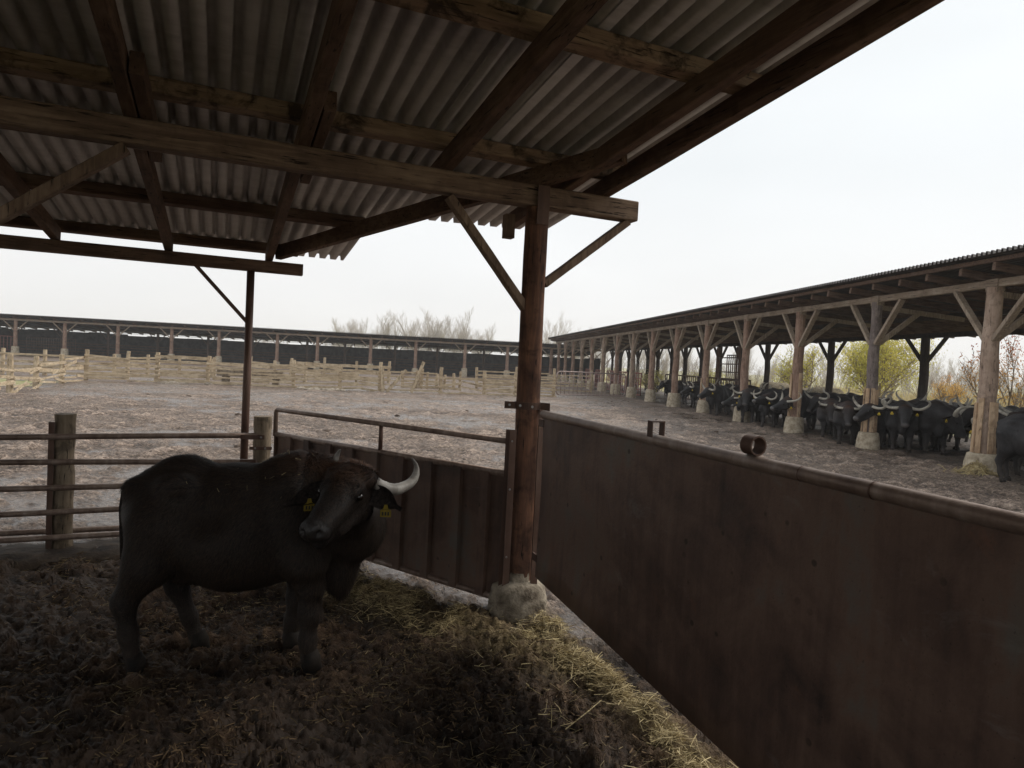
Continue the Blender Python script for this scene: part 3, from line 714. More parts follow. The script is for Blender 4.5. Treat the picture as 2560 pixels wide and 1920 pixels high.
# tube gate right of the plank fence
def tube_gate():
    a = (2.40, 36.2); b = (6.55, 38.7)
    A_ = Vector((a[0], a[1], 0)); B_ = Vector((b[0], b[1], 0)); L_ = (B_-A_).length
    root = empty('tube_gate', A_, math.atan2(b[1]-a[1], b[0]-a[0]), 'long galvanised tube gate with rounded corners standing across the far yard', 'gate')
    r = .22; z0, z1 = .12, 1.38; pts = []
    for cx, cz, t0 in ((L_-r, z1-r, 90), (L_-r, z0+r, 0), (r, z0+r, -90), (r, z1-r, -180)):
        for k in range(5): t = R(t0 - k*22.5); pts.append((cx + r*math.cos(t), 0, cz + r*math.sin(t)))
    pts.append(pts[0]); MB().tube(pts, .033, 8).build('frame', M_pinkpipe, root, smooth=True)
    for i in range(1, 17):
        x = L_*i/17; MB().tube([(x, 0, z0), (x, 0, z1)], .018, 6).build('bar', M_pinkpipe, root, smooth=True)
    MB().tube([(0, 0, .8), (.8, 0, .8)], .02, 6).build('short_rail', M_pinkpipe, root)
    return root
M_pinkpipe = simple('worn_pinkish_tube', (.24, .17, .15), (.42, .34, .31), 9, .5, .1, metal=.3)
tube_gate()
# feed barrier panels in red steel under the far part of the right barn
for i, u in enumerate((27.4, 30.6, 34.2, 37.9, 41.7)):
    bars_panel('feed_barrier', RB.p(u, .9, 0)[:2], RB.p(u+1.9, .9, 0)[:2], .1, 1.45, 4, M_redsteel, ['nearest', 'second nearest', 'third nearest', 'second farthest', 'farthest'][i] + ' red steel grid panel behind the long tube gate', 'panel', 'red grid panels under the right barn', .04, 3, .028)
for i, (u0, u1, c) in enumerate(((30.2, 24.9, 2), (24.6, 21.6, 1), (21.3, 17.9, 1))):
    bars_panel('pen_railing', RB.p(u0, 3.4, 0)[:2], RB.p(u1, 3.4, 0)[:2], .08, 1.45, int(abs(u0-u1)/.33), M_mid, ['dark bar railing under the right barn, nearest the long tube gate', 'middle section of dark bar railing under the right barn', 'dark bar railing ending behind the buffalo backs in the right barn'][i], 'railing', 'dark railings under the right barn', .04, c, .024)
# tall handling frame at the barn's back
def chute():
    root = empty('cattle_crush', RB.p(24.6, 4.6, 0), RBROT, 'tall dark steel handling frame of bars standing at the back of the right barn', 'frame')
    m = MB()
    for x in (-2.7, -2.4, .0, .25): MB().tube([(x, 0, 0), (x, 0, 3.2)], .06, 8).build('upright', M_rust, root)
    for z in (.9, 1.35, 1.8, 2.25, 2.6): MB().tube([(-2.7, 0, z), (.25, 0, z)], .035, 6).build('cross_rail', M_rust, root)
    g = MB(); g.bar((-2.2, -.1, 2.75), (-.9, -.1, 2.75), .04, .06); g.bar((-2.2, -.1, .9), (-.9, -.1, .9), .04, .06)
    g.build('gate_frame', M_rust, root)
    for k in range(6): MB().tube([(-2.2+k*.26, -.1, .9), (-2.2+k*.26, -.1, 2.75)], .03, 6).build('gate_bar', M_rust, root)
    return root
chute()
def bale(name, loc, rz, r, l, label):
    b = MB(); n = 40
    b.tube([(0, -l/2, r), (0, -l/2+.06, r), (0, 0, r), (0, l/2-.06, r), (0, l/2, r)], [r*.93, r, r*1.0, r, r*.93], n, wob=.02)
    o = b.build(name, M_bale, auto=50); o.location = loc; o.rotation_euler = (0, 0, rz); tag(o, label, 'bale'); return o
bale('hay_bale', RB.p(17.2, 6.8, 0), R(20), .66, 1.3, 'round straw bale behind the barn, its curved side right of the planked post')
bale('hay_bale', RB.p(19.4, 7.0, 0), R(70), .60, 1.2, 'flatter straw bale behind the barn, between the planked post and the steel frame')
bale('hay_bale', RB.p(22.8, 7.2, 0), R(80), .68, 1.3, 'farthest straw bale behind the barn, seen through the steel handling frame')
t_ = MB(); t_.bar((0, 0, .45), (3.4, 0, .45), .08, .08); t_.bar((0, 0, 1.0), (3.4, 0, 1.0), .06, .05); t_.bar((.1, 0, 0), (.1, 0, 1.0), .08, .08); t_.bar((3.3, 0, 0), (3.3, 0, 1.0), .08, .08)

# ------------------------------------------------------------------ wooden plank fences of the far yard
def plank_fence(name, a, b, h, npl, label, posts=(0, 1), ph=None, seed=1, mat=None, gap=.0, messy=.35, gate=False, slop=0.0, group='pale plank fences across the yard'):
    h *= .87; ph = ph*.86 if ph else None
    rr = random.Random(seed); A_ = Vector((a[0], a[1], 0)); B_ = Vector((b[0], b[1], 0)); L_ = (B_-A_).length
    root = empty(name, A_, math.atan2(b[1]-a[1], b[0]-a[0]), label, 'fence', group)
    mat = mat or M_plank
    for k, t in enumerate(posts):
        hh = (ph or h+.2) * rr.uniform(.93, 1.08); p = MB()
        if rr.random() < .6: p.tube([(L_*t, .0, -.1), (L_*t+rr.uniform(-.03, .03), 0, hh*.5), (L_*t+rr.uniform(-.04, .04), 0, hh)], [.10, .09, .085], 9, wob=.04)
        else: p.bar((L_*t, 0, -.1), (L_*t+rr.uniform(-.04, .04), 0, hh), .15, .12, upv=(0, 1, 0), wob=.05, seg=3)
        p.build('post', M_plankz, root, auto=50)
    zs = [h*(i+.5)/npl for i in range(npl)]
    for i, z in enumerate(zs):
        x = -.08
        while x < L_-.3:
            ln = rr.choice((L_+.2, L_*.62, L_*.5, L_+.1)); x2 = min(x+ln, L_+.12)
            y = -.10 - rr.uniform(0, .04); hh = h/npl * rr.uniform(.48, .84) * (1-gap); t1 = rr.uniform(-messy, messy)*.12; t2 = rr.uniform(-messy, messy)*.12
            seg = 6; p = MB(); p.bar((x, y, z+t1+slop*x), (x2, y, z+t2+slop*x2), .03, hh, wob=.10, seg=seg)
            p.build('plank', mat, root); x = x2 - rr.uniform(0, .12)
    return root
FP = [(-18.74, 29.44), (-16.43, 31.0), (-14.2, 31.3), (-12.3, 31.35), (-10.39, 31.88), (-8.305, 32.29), (-6.475, 32.865), (-3.59, 33.54), (-1.42, 34.35), (.18, 34.99), (2.25, 36.06)]
specs = [(1.32, 8, 'long plank fence section beside the far left corner post', .0, .6), (1.5, 6, 'grey board fence section with a wide top board, left of the thin steel shed post', .15, .2),
         (1.25, 5, 'low plank fence section above rubble, just left of the thin steel shed post', .3, .4), (1.35, 7, 'plank fence section immediately right of the thin steel shed post', .0, .5),
         (1.32, 7, 'plank fence section second right of the thin steel shed post', .05, .5), (1.2, 7, 'plank fence section with a drooping top plank, left of the rail gate', .0, .8),
         (1.25, 5, 'open rail section of the yard fence between two tall posts', .5, .1), (1.15, 5, 'tumbledown fence section with leaning boards', .25, 1.2),
         (1.15, 7, 'low plank fence section in front of the double posts', .0, .6), (1.15, 7, 'plank fence section next to the big round shed post on its left', .1, .5),
         (1.2, 7, 'last plank fence section, between the round shed post and the tube gate', .0, .4)]
for i in range(10):
    h, n, lb, gp, ms = specs[i]
    if i == 9: lb = specs[10][2]
    plank_fence('plank_fence', FP[i], FP[i+1], h, n, lb, posts=((0, 1) if i in (2, 6, 7, 9) else (0,)), ph=h+(.35 if i in (6, 7) else .18), seed=20+i, gap=gp, messy=ms)
# fence running towards the left edge of the photo
NF = [(-18.9, 29.3), (-17.9, 26.6), (-17.0, 23.9), (-15.9, 21.2), (-14.8, 18.4)]
for i in range(4):
    plank_fence('plank_fence', NF[i+1], NF[i], 1.15 - .05*i, 5, ['farthest', 'second farthest', 'second nearest', 'nearest'][i] + ' slanting section of the plank fence running off the left edge', posts=(0, 1) if i == 3 else (0,), ph=1.35, seed=50+i, gap=.35, messy=1.4, group='slanting fence at the left edge')
# inner pens behind, in front of the far barn
inner = [((-24, 31.5), (-18.9, 32.9), 1.2, 4, 'rail fence behind the far left corner, running to the left edge'),
         ((-22, 37), (-17.5, 39), 1.0, 3, 'grey rail pen fence second behind the far left corner'),
         ((-13.4, 40.5), (-7.8, 42.3), 1.35, 3, 'inner rail fence under the far barn, right of the thin steel shed post'),
         ((-16, 36), (-11.6, 37.5), 1.15, 4, 'inner plank fence left of the thin steel shed post, behind the front fence'),
         ((-6.2, 38), (-3.4, 39), .8, 4, 'inner plank fence seen behind the tumbledown fence section'),
         ((-2.2, 41.5), (5.2, 44.2), 1.35, 5, 'long pale board fence behind the big round shed post')]
for i, (a, b, h, n, lb) in enumerate(inner):
    plank_fence('rail_fence', a, b, h, n, lb, posts=(0, .33, .66, 1), ph=h+.25, seed=80+i, gap=.35, messy=.5, group='inner pen fences')
# loose boards leaning in the broken section
for i, (x, y, dx, h, lb) in enumerate(((-4.95, 33.0, .55, 1.55, 'tall pale board leaning steeply against the broken fence section'), (-6.1, 32.7, .9, 1.1, 'board leaning to the right at the left end of the broken fence section'), (-6.25, 32.6, -.12, 1.2, 'short upright board at the left end of the broken fence section'))):
    b = MB(); b.bar((0, 0, 0), (dx, .12, h), .16, .03, upv=(0, 1, 0), wob=.03, seg=3); o = b.build('loose_board', M_plankz); o.location = (x, y, 0); tag(o, lb, 'board', 'boards leaning on the broken fence')
for i, (dx, h) in enumerate(((0, .75), (.25, .85), (.5, .7), (-1.1+3.2, .8), (1.35, .6))):
    b = MB(); b.bar((0, 0, .1), (.03, 0, h+.25), .12, .04, upv=(0, 1, 0)); o = b.build('fence_paling', M_plankz); o.location = (-4.75+dx, 33.25+dx*.3, .1)
    tag(o, ['first', 'second', 'third', 'fifth', 'fourth'][i] + ' short paling from the left in the broken fence section', 'paling', 'palings in the broken fence')
# concrete trough and rubble at the fence foot
tr = MB(); tr.box((0, 0, .42), (3.0, .5, .48)); tr.box((0, 0, .48), (3.0, .05, .8)); tr.box((0, .45, .48), (3.0, .5, .8)); tr.box((0, .05, .48), (.05, .45, .8)); tr.box((2.95, .05, .48), (3.0, .45, .8)); tr.box((.2, .1, 0), (.5, .4, .42)); tr.box((2.5, .1, 0), (2.8, .4, .42))
o = tr.build('water_trough', M_troug if 'M_troug' in globals() else M_stone); o.location = (-13.9, 31.5, 0); o.rotation_euler = (0, 0, R(8)); tag(o, 'grey green water trough behind the fence left of the thin steel post', 'trough')
for i in range(26):
    rr = random.Random(i+300); zone = rr.choice(((-16.2, 30.6, 2.6), (-10.2, 31.2, 1.8), (-8.6, 31.7, .8), (-16.2, 30.7, .8)))
    x = zone[0] + rr.uniform(0, 1)*zone[2]; y = zone[1] + (x-zone[0])*.2 + rr.uniform(-.3, .2); s_ = rr.uniform(.08, .24)
    m = MB(); n = 7; m.tube([(0, 0, -s_*.3), (0, 0, s_*.1), (rr.uniform(-.1, .1)*s_, 0, s_*.5)], [s_, s_*1.05, s_*.45], n, wob=.2)
    o = m.build('rubble_stone', M_stone, auto=40); o.location = (x, y, 0); o.rotation_euler = (0, 0, rr.uniform(0, 6)); tag(o, 'small pale stone lying at the foot of the plank fence', 'stone', 'rubble at the fence foot')

# ------------------------------------------------------------------ organic bodies: signed distance + surface nets
def nrm(v): v = np.asarray(v, float); return v / np.linalg.norm(v)
def frame(f, l=None):
    """rows: forward, left, up of a head / limb frame"""
    f = nrm(f); l = np.cross((0, 0, 1), f) if l is None else np.asarray(l, float)
    l = nrm(l - f*np.dot(l, f)); return np.array([f, l, np.cross(f, l)])
def sd_ell(P, c, r, Rm=None):
    d = P - np.asarray(c); 
    if Rm is not None: d = d @ np.asarray(Rm).T
    r = np.asarray(r); k0 = np.linalg.norm(d/r, axis=-1); k1 = np.linalg.norm(d/(r*r), axis=-1); return k0*(k0-1)/np.maximum(k1, 1e-9)
def sd_cone(P, a, b, ra, rb):
    a = np.asarray(a, float); b = np.asarray(b, float); ba = b-a; t = np.clip(((P-a) @ ba)/(ba @ ba), 0, 1)
    return np.linalg.norm(P - a - t[..., None]*ba, axis=-1) - (ra + (rb-ra)*t)
def smin(a, b, k): h = np.clip(.5 + .5*(b-a)/k, 0, 1); return b + (a-b)*h - k*h*(1-h)
def field(prims, lo, hi, h):
    xs = [np.arange(lo[i], hi[i]+h, h) for i in range(3)]
    G = np.stack(np.meshgrid(*xs, indexing='ij'), -1); Fv = np.full(G.shape[:3], 1.0)
    for p in prims:
        k = p[-1]
        if p[0] == 'c': a, b = np.asarray(p[1]), np.asarray(p[2]); r = max(p[3], p[4]); l_, h_ = np.minimum(a, b)-r, np.maximum(a, b)+r
        else: r = max(p[2]); l_, h_ = np.asarray(p[1])-r, np.asarray(p[1])+r
        m = abs(k)*1.5 + 2*h; i0 = [max(0, int((l_[i]-m-lo[i])/h)) for i in range(3)]; i1 = [max(i0[i]+1, int((h_[i]+m-lo[i])/h)+2) for i in range(3)]
        sl = tuple(slice(i0[i], i1[i]) for i in range(3)); Q = G[sl]
        if Q.size == 0: continue
        d = sd_cone(Q, *p[1:5]) if p[0] == 'c' else sd_ell(Q, *p[1:4])
        if k < 0: Fv[sl] = -smin(-Fv[sl], d, -k)
        else: Fv[sl] = smin(Fv[sl], d, k)
    return Fv, np.array([x[0] for x in xs]), h
def nets(Fv, org, h):
    s = Fv < 0; nx, ny, nz = s.shape; acc = np.zeros((nx-1, ny-1, nz-1, 3)); cnt = np.zeros((nx-1, ny-1, nz-1))
    for ax in range(3):
        for o1 in (0, 1):
            for o2 in (0, 1):
                off = [0, 0, 0]; oth = [i for i in range(3) if i != ax]; off[oth[0]] = o1; off[oth[1]] = o2
                a = Fv[off[0]:nx-1+off[0], off[1]:ny-1+off[1], off[2]:nz-1+off[2]]
                off2 = list(off); off2[ax] += 1
                b = Fv[off2[0]:nx-1+off2[0], off2[1]:ny-1+off2[1], off2[2]:nz-1+off2[2]]
                c = (a < 0) != (b < 0); t = np.where(c, a/np.where(a-b == 0, 1, a-b), 0)
                for i in range(3): acc[..., i] += np.where(c, (t if i == ax else off[i]), 0)
                cnt += c
    act = cnt > 0; idx = -np.ones(act.shape, int); idx[act] = np.arange(act.sum()); ijk = np.argwhere(act)
    V = org + h*(ijk + acc[act]/cnt[act][:, None]); Fs = []
    for ax in range(3):
        o = [i for i in range(3) if i != ax]; sl0 = [slice(1, -1)]*3; sl0[ax] = slice(0, -1); sl1 = list(sl0); sl1[ax] = slice(1, None)
        # restrict to interior grid points in the other two axes
        A = s[tuple(sl0)]; B = s[tuple(sl1)]
        for flip in (0, 1):
            e_ = np.argwhere((A & ~B) if not flip else (~A & B))
            if len(e_) == 0: continue
            e_ = e_.copy(); e_[:, o[0]] += 1; e_[:, o[1]] += 1
            q = []
            for d1, d2 in ((-1, -1), (0, -1), (0, 0), (-1, 0)):
                c = e_.copy(); c[:, o[0]] += d1; c[:, o[1]] += d2; q.append(idx[c[:, 0], c[:, 1], c[:, 2]])
            q = np.stack(q, 1)
            if (flip == 0) == (ax == 1): q = q[:, ::-1]
            Fs.append(q)
    Fq = np.concatenate(Fs); Fq = Fq[(Fq >= 0).all(1)]
    return V, Fq
def smooth_mesh(V, Fq, it=2, lam=.5):
    e_ = np.concatenate([Fq[:, [0, 1]], Fq[:, [1, 2]], Fq[:, [2, 3]], Fq[:, [3, 0]]]); 
    for _ in range(it):
        S_ = np.zeros_like(V); n = np.zeros(len(V))
        for a, b in ((0, 1), (1, 0)):
            for c in range(3): S_[:, c] += np.bincount(e_[:, a], V[e_[:, b], c], len(V))
            n += np.bincount(e_[:, a], minlength=len(V))
        V = V*(1-lam) + lam*S_/n[:, None]
    return V

def hide_mat(name, hero=False):
    m = NM(name); z = m.attr('tint'); co = m.coord(rnd=True)
    n = m.noise(co, 7, 6, .65, .3); n2 = m.noise(m.coord((90, 90, 14), rnd=True), 1.0, 5, .6, .4)
    blk = m.ramp(m.math('ADD', m.math('MULTIPLY', n, .5), m.math('MULTIPLY', n2, .5)), [(.35, (.0065, .0055, .0055)), (.65, (.028, .023, .022))] if hero else [(.35, (.008, .0078, .0085)), (.65, (.045, .042, .044))])  # herd hide paler than the near animal's, distance haze put into its colour
    if not hero: blk = m.mix(m.math('MULTIPLY', z[1], .55), blk, (.15, .135, .13))
    col = m.mix(z[0], blk, m.mix(n2, (.035, .016, .010), (.09, .042, .024)))
    col = m.mix(z[2], col, m.mix(n, (.035, .024, .016), (.11, .078, .052)))
    m.set(base=col, rough=m.mix(z[1], (.62, .62, .62), (.28, .28, .28)), spec=m.mix(z[1], (.22, .22, .22), (.5, .5, .5)))
    m.bump(m.math('ADD', n2, m.math('MULTIPLY', n, .6)), .7, .012); return m.m
M_hide = hide_mat('black_brown_buffalo_hide', True); M_hideh = hide_mat('black_buffalo_hide')
def horn_mat(rs=.28, name='banded_grey_horn'):
    m = NM(name); co = m.coord(rnd=True); n = m.noise(co, 14, 5, .6, .4); z = m.attr('horn')
    rings = m.nd('ShaderNodeTexWave'); rings.wave_type = 'BANDS'; rings.bands_direction = 'X'; rings.inputs['Scale'].default_value = 9; rings.inputs['Distortion'].default_value = 1.5
    cx = m.nd('ShaderNodeCombineXYZ'); m.L(z[0], cx.inputs[0]); m.L(cx.outputs[0], rings.inputs['Vector'])
    col = m.ramp(n, [(.3, (.20, .175, .15)), (.55, (.38, .35, .31)), (.75, (.52, .48, .43))] if rs < .1 else [(.3, (.30, .27, .22)), (.55, (.52, .48, .41)), (.75, (.66, .62, .54))])
    col = m.mix(m.math('MULTIPLY', m.ramp(z[0], [(.75, 0.0), (1.0, 1.0)]), .8), col, (.07, .06, .055))
    col = m.mix(m.math('MULTIPLY', rings.outputs['Fac'], rs), col, (.10, .08, .065))
    m.set(base=col, rough=.5, spec=.4); m.bump(m.math('ADD', m.math('MULTIPLY', rings.outputs['Fac'], rs*3.5), n), .5, .006); return m.m
M_horn = horn_mat(); M_hornp = horn_mat(.03, 'smooth_grey_horn')
M_eye = simple('wet_dark_eye', (.004, .003, .003), (.012, .008, .006), 8, .05, 0, spec=.8)
M_hoof = simple('muddy_hoof', (.008, .006, .005), (.028, .02, .014), 14, .8, .5)
M_tag = simple('yellow_ear_tag', (.55, .38, .02), (.72, .52, .03), 6, .5, .05)
M_tagd = simple('dirty_yellow_ear_tag', (.10, .07, .006), (.24, .17, .012), 12, .6, .05)
M_ink = simple('black_ink', (.02, .02, .02), (.03, .03, .03), 5, .7, 0)
M_ear = M_hide

TR = lambda O, Fm, p: np.asarray(O) + np.asarray(p) @ np.asarray(Fm)
def head_prims(O, Fm, k=.035, sc=1.0, jaw=0.0):
    t = lambda *p: TR(O, Fm, np.array(p)*sc); E_ = lambda c, r, kk=k: ('e', t(*c), tuple(q*sc for q in r), Fm, kk)
    C_ = lambda a, b, ra, rb, kk=k: ('c', t(*a), t(*b), ra*sc, rb*sc, kk)
    j = jaw
    return [E_((-.075, 0, -.035), (.128, .113, .115)), E_((-.12, 0, .005), (.078, .112, .066)), E_((-.02, 0, .01), (.12, .10, .065)),
            C_((.0, 0, -.035), (.25, 0, -.045), .092, .062), C_((.0, .03, -.02), (.22, .02, -.02), .06, .04), C_((.0, -.03, -.02), (.22, -.02, -.02), .06, .04),
            C_((-.06, .045, -.12), (.14, .03, -.125-j*.3), .065, .045), C_((-.06, -.045, -.12), (.14, -.03, -.125-j*.3), .065, .045), C_((.10, 0, -.12-j*.3), (.27, 0, -.115-j), .05, .035),
            E_((.295, 0, -.035), (.055, .074, .058)), E_((.29, .04, -.04), (.045, .034, .04), .015), E_((.29, -.04, -.04), (.045, .034, .04), .015),
            E_((.258, 0, -.112-j), (.036, .045, .026), .02),
            E_((.012, .088, .018), (.045, .026, .028), .02), E_((.012, -.088, .018), (.045, .026, .028), .02),
            E_((-.10, .098, .02), (.045, .042, .04), .03), E_((-.10, -.098, .02), (.045, .042, .04), .03),
            E_((.335, .040, -.022), (.022, .013, .012), -.010), E_((.335, -.040, -.022), (.022, .013, .012), -.010),
            E_((.345, 0, -.088-j*.5), (.045, .06, .008+j*.5), -.008),
            E_((.03, .112, -.012), (.026, .018, .018), -.012), E_((.03, -.112, -.012), (.026, .018, .018), -.012)]
def horn_mesh(O, Fm, side, sc, parent, pts=None, r0=.040, mat=None, twist=0.0):
    base = pts or [(-.10, .10, .035), (-.125, .17, .025), (-.165, .25, .02), (-.21, .325, .045), (-.245, .36, .10), (-.25, .355, .165), (-.235, .315, .215), (-.215, .27, .235)]
    P_ = [Vector(TR((0, 0, 0), Fm, np.array((a, b*side, c))*sc)) + Vector(O) for a, b, c in base]
    # Catmull-Rom
    C_ = []; n = len(P_)
    for i in range(n-1):
        p0, p1, p2, p3 = P_[max(i-1, 0)], P_[i], P_[i+1], P_[min(i+2, n-1)]
        for k_ in range(5):
            t = k_/5; C_.append(.5*((2*p1) + (p2-p0)*t + (2*p0-5*p1+4*p2-p3)*t*t + (3*p1-p0-3*p2+p3)*t**3))
    C_.append(P_[-1]); m = len(C_); rr = [sc*(r0*(1-(i/(m-1))**1.6)*1.0+.004)*(1+.025*math.sin(i*2.1)) for i in range(m)]
    b = MB(); b.tube(C_, rr, 14, sq=.78); N = 14
    tv = np.repeat(np.linspace(0, 1, m), N)
    me = bpy.data.meshes.new('horn'); me.from_pydata(b.v, [], b.f); a = me.attributes.new('horn', 'FLOAT_COLOR', 'POINT')
    c = np.ones((len(tv), 4), np.float32); c[:, 0] = tv; a.data.foreach_set('color', c.ravel()); me.update()
    return link('horn', me, mat or M_horn, parent, True)
def ear_mesh(O, Fm, side, sc, parent, tip=(-.07, .20, -.085), tagmat=None, wide=.058, ink=True):
    a = np.array((-.075, .105*side, -.035)); b = np.array((tip[0]-.075, (.105+tip[1])*side, -.035+tip[2])); d = b-a; L_ = np.linalg.norm(d); d /= L_
    fwd = np.array((.72, 0, .62)); w = np.cross(d, fwd); w /= np.linalg.norm(w); nn = np.cross(w, d)
    if nn[0] < 0: nn = -nn
    V = []; Fc = []; nL, nW = 12, 9
    for layer in (0, 1):
        for i in range(nL+1):
            t = i/nL; hw = wide*math.sin(min(1, t*1.05+.12)*math.pi)**.6*(1-.25*t); hw = max(hw, .012)
            for j in range(nW+1):
                s_ = -1+2*j/nW; cup = -.045*(1-s_*s_)*math.sin(t*math.pi*.9+.2)
                V.append(TR(O, Fm, (a + d*L_*t + w*hw*s_ + nn*(cup - layer*.012*(1-s_*s_*.9)))*sc))
    for l in range(2):
        for i in range(nL):
            for j in range(nW):
                q = l*(nL+1)*(nW+1)+i*(nW+1)+j; f = (q, q+1, q+nW+2, q+nW+1); Fc.append(f if l == 0 else f[::-1])
    o = MB().add(V, Fc).build('ear', M_earm, parent, smooth=True)
    if tagmat:
        c0 = a + d*L_*.50 + np.array((0, 0, -.03)); down = np.array((.15, 0, -1.0)); down = down @ np.eye(3)
        Dn = TR((0, 0, 0), Fm, down); Dn = np.array((0, 0, -1.0)); ctr = TR(O, Fm, (c0 + nn*.012)*sc)
        fN = TR((0, 0, 0), Fm, nn); fN = nrm(fN - Dn*np.dot(fN, Dn)); sd_ = np.cross(Dn, fN)
        out = [(-.008, -.005), (.008, -.005), (.012, .014), (.027, .026), (.027, .058), (-.027, .058), (-.027, .026), (-.012, .014)]
        vs = [ctr + (sd_*x + Dn*y)*sc + fN*z*sc for z in (.004, .0) for x, y in out]; n = 8
        t_ = MB().add(vs, [tuple(range(n)), tuple(range(n, 2*n))[::-1]] + [(i, n+i, n+(i+1) % n, (i+1) % n) for i in range(n)]).build('ear_tag', tagmat, o)
        if ink:
            m = MB()
            for x in (-.014, 0, .014):
                vs = [ctr + (sd_*(x+dx) + Dn*y)*sc + fN*.006*sc for dx, y in ((-.004, .032), (.004, .032), (.004, .05), (-.004, .05))]; m.add(vs, [(0, 1, 2, 3)])
            m.build('tag_digits', M_ink, t_)
    return o
def earm():
    m = NM('furry_dark_ear'); n = m.noise(m.coord((60, 60, 60), rnd=True), 1, 5, .6)
    m.set(base=m.ramp(n, [(.35, (.010, .008, .007)), (.65, (.04, .03, .026))]), rough=.8, spec=.15); m.bump(n, .8, .01); return m.m
M_earm = earm()
def leg(ps, k=.05): return [('c', ps[i][0], ps[i+1][0], ps[i][1], ps[i+1][1], k) for i in range(len(ps)-1)]
def trunk(k=.09):
    e3 = np.eye(3)
    return [('e', (.02, 0, .85), (.265, .24, .275), e3, k), ('e', (.38, 0, .755), (.45, .325, .365), e3, k), ('e', (.70, 0, .80), (.27, .25, .335), e3, k),
            ('c', (.02, 0, .99), (.60, 0, .985), .07, .085, k), ('e', (.08, 0, 1.075), (.13, .10, .085), e3, .07),
            ('e', (.08, .19, 1.025), (.09, .055, .055), e3, .07), ('e', (.08, -.19, 1.025), (.09, .055, .055), e3, .07),
            ('e', (-.16, .085, .985), (.07, .05, .05), e3, .06), ('e', (-.16, -.085, .985), (.07, .05, .05), e3, .06),
            ('e', (.22, .31, .93), (.15, .07, .12), e3, -.10), ('e', (.22, -.31, .93), (.15, .07, .12), e3, -.10),
            ('e', (.70, 0, 1.09), (.19, .085, .085), e3, .08), ('c', (.66, .15, 1.0), (.78, .19, .62), .10, .12, .07), ('c', (.66, -.15, 1.0), (.78, -.19, .62), .10, .12, .07)]
HERO = dict(neck=[], legs=None)
def build_buffalo(name, res, neck, head, legs, mat, label, group, hero=False, tags=(True, True), horn=None, hscale=1.0, brown=0.0, jaw=0.0, ears=None, extra=(), muddy=.3, rhorn=None, hornmat=None, earw=.058, hr=.039, category='buffalo'):
    root = empty(name, (0, 0, 0), 0, label, category, group)
    O, hf, hl = head; Fm = frame(hf, hl)
    pr = trunk() + list(neck) + head_prims(O, Fm, sc=hscale, jaw=jaw) + [p for l in legs for p in leg([l[0]] + [(q[0], q[1]*.90) for q in l[1:]])] + list(extra)
    Fv, org, h = field(pr, (-.5, -1.05, -.06), (1.75, .85, 1.45), res)
    V, Fq = nets(Fv, org, h); V = smooth_mesh(V, Fq, 2, .4)
    hd = (V - np.asarray(O)) @ Fm.T
    muz = np.clip((hd[:, 0] - .285*hscale)*25, 0, 1) * (np.linalg.norm(hd, axis=1) < .42)
    top = np.exp(-(((hd[:, 0]+.17)/.09)**2 + (hd[:, 1]/.13)**2))*np.clip((hd[:, 2]-.0)*14, 0, 1)
    crest = np.clip((V[:, 2]-1.10)*9, 0, 1)*np.exp(-((V[:, 0]-.86)/.25)**2)
    br = np.clip(top*.7 + crest*.45 + brown*np.clip((V[:, 2]-.6)*1.5, 0, 1)*(.4+.6*fbm(V[:, 0]*6, V[:, 1]*6+V[:, 2]*5, 3)), 0, 1)*(1-muz)
    mud = np.clip((.42-V[:, 2])*3, 0, 1)*muddy + .25*muddy*np.clip(fbm(V[:, 0]*5, V[:, 2]*5, 4)*3-1.7, 0, 1)
    body = np_mesh('body', V, Fq, mat, root, True, {'tint': np.stack([br, muz, np.clip(mud, 0, 1)], -1)})
    for sd_ in (1, -1):
        horn_mesh(O, Fm, sd_, hscale, root, (horn if sd_ == 1 else (rhorn or horn)), mat=hornmat, r0=(.043 if hero else hr))
        tip = (ears or {}).get(sd_, (-.05, .19, -.09))
        ear_mesh(O, Fm, sd_, hscale, root, tip, (M_tagd if hero else M_tag) if tags[0 if sd_ == 1 else 1] else None, wide=earw)
        c = TR(O, Fm, np.array((.030, .102*sd_, -.004))*hscale); b = MB(); n = 10; rad = .0195*hscale
        b.tube([Vector(c) + Vector((0, 0, rad*math.sin(t))) for t in np.linspace(-1.5, 1.5, 9)], [rad*math.cos(t)+.0004 for t in np.linspace(-1.5, 1.5, 9)], 12)
        b.build('eye', M_eye, root, smooth=True)
    for l in legs:
        (x, y, z), r = l[-1][0], l[-1][1]; b = MB(); b.tube([(x+.02, y, -.03), (x+.015, y, .03), (x, y, .075)], [r*1.22, r*1.15, r*.95], 14, sq=.9); b.build('hoof', M_hoof, root, smooth=True)
    # tail
    tl = MB(); pts = [(-.20, 0, 1.0), (-.24, 0, .95), (-.262, .01, .85), (-.262, .02, .72), (-.245, .02, .56), (-.235, .02, .48)]
    tl.tube(pts, [.035, .028, .02, .017, .026, .006], 8, wob=.05); tl.build('tail', M_earm, root, smooth=True)
    return root, body, (O, Fm, V, Fq)

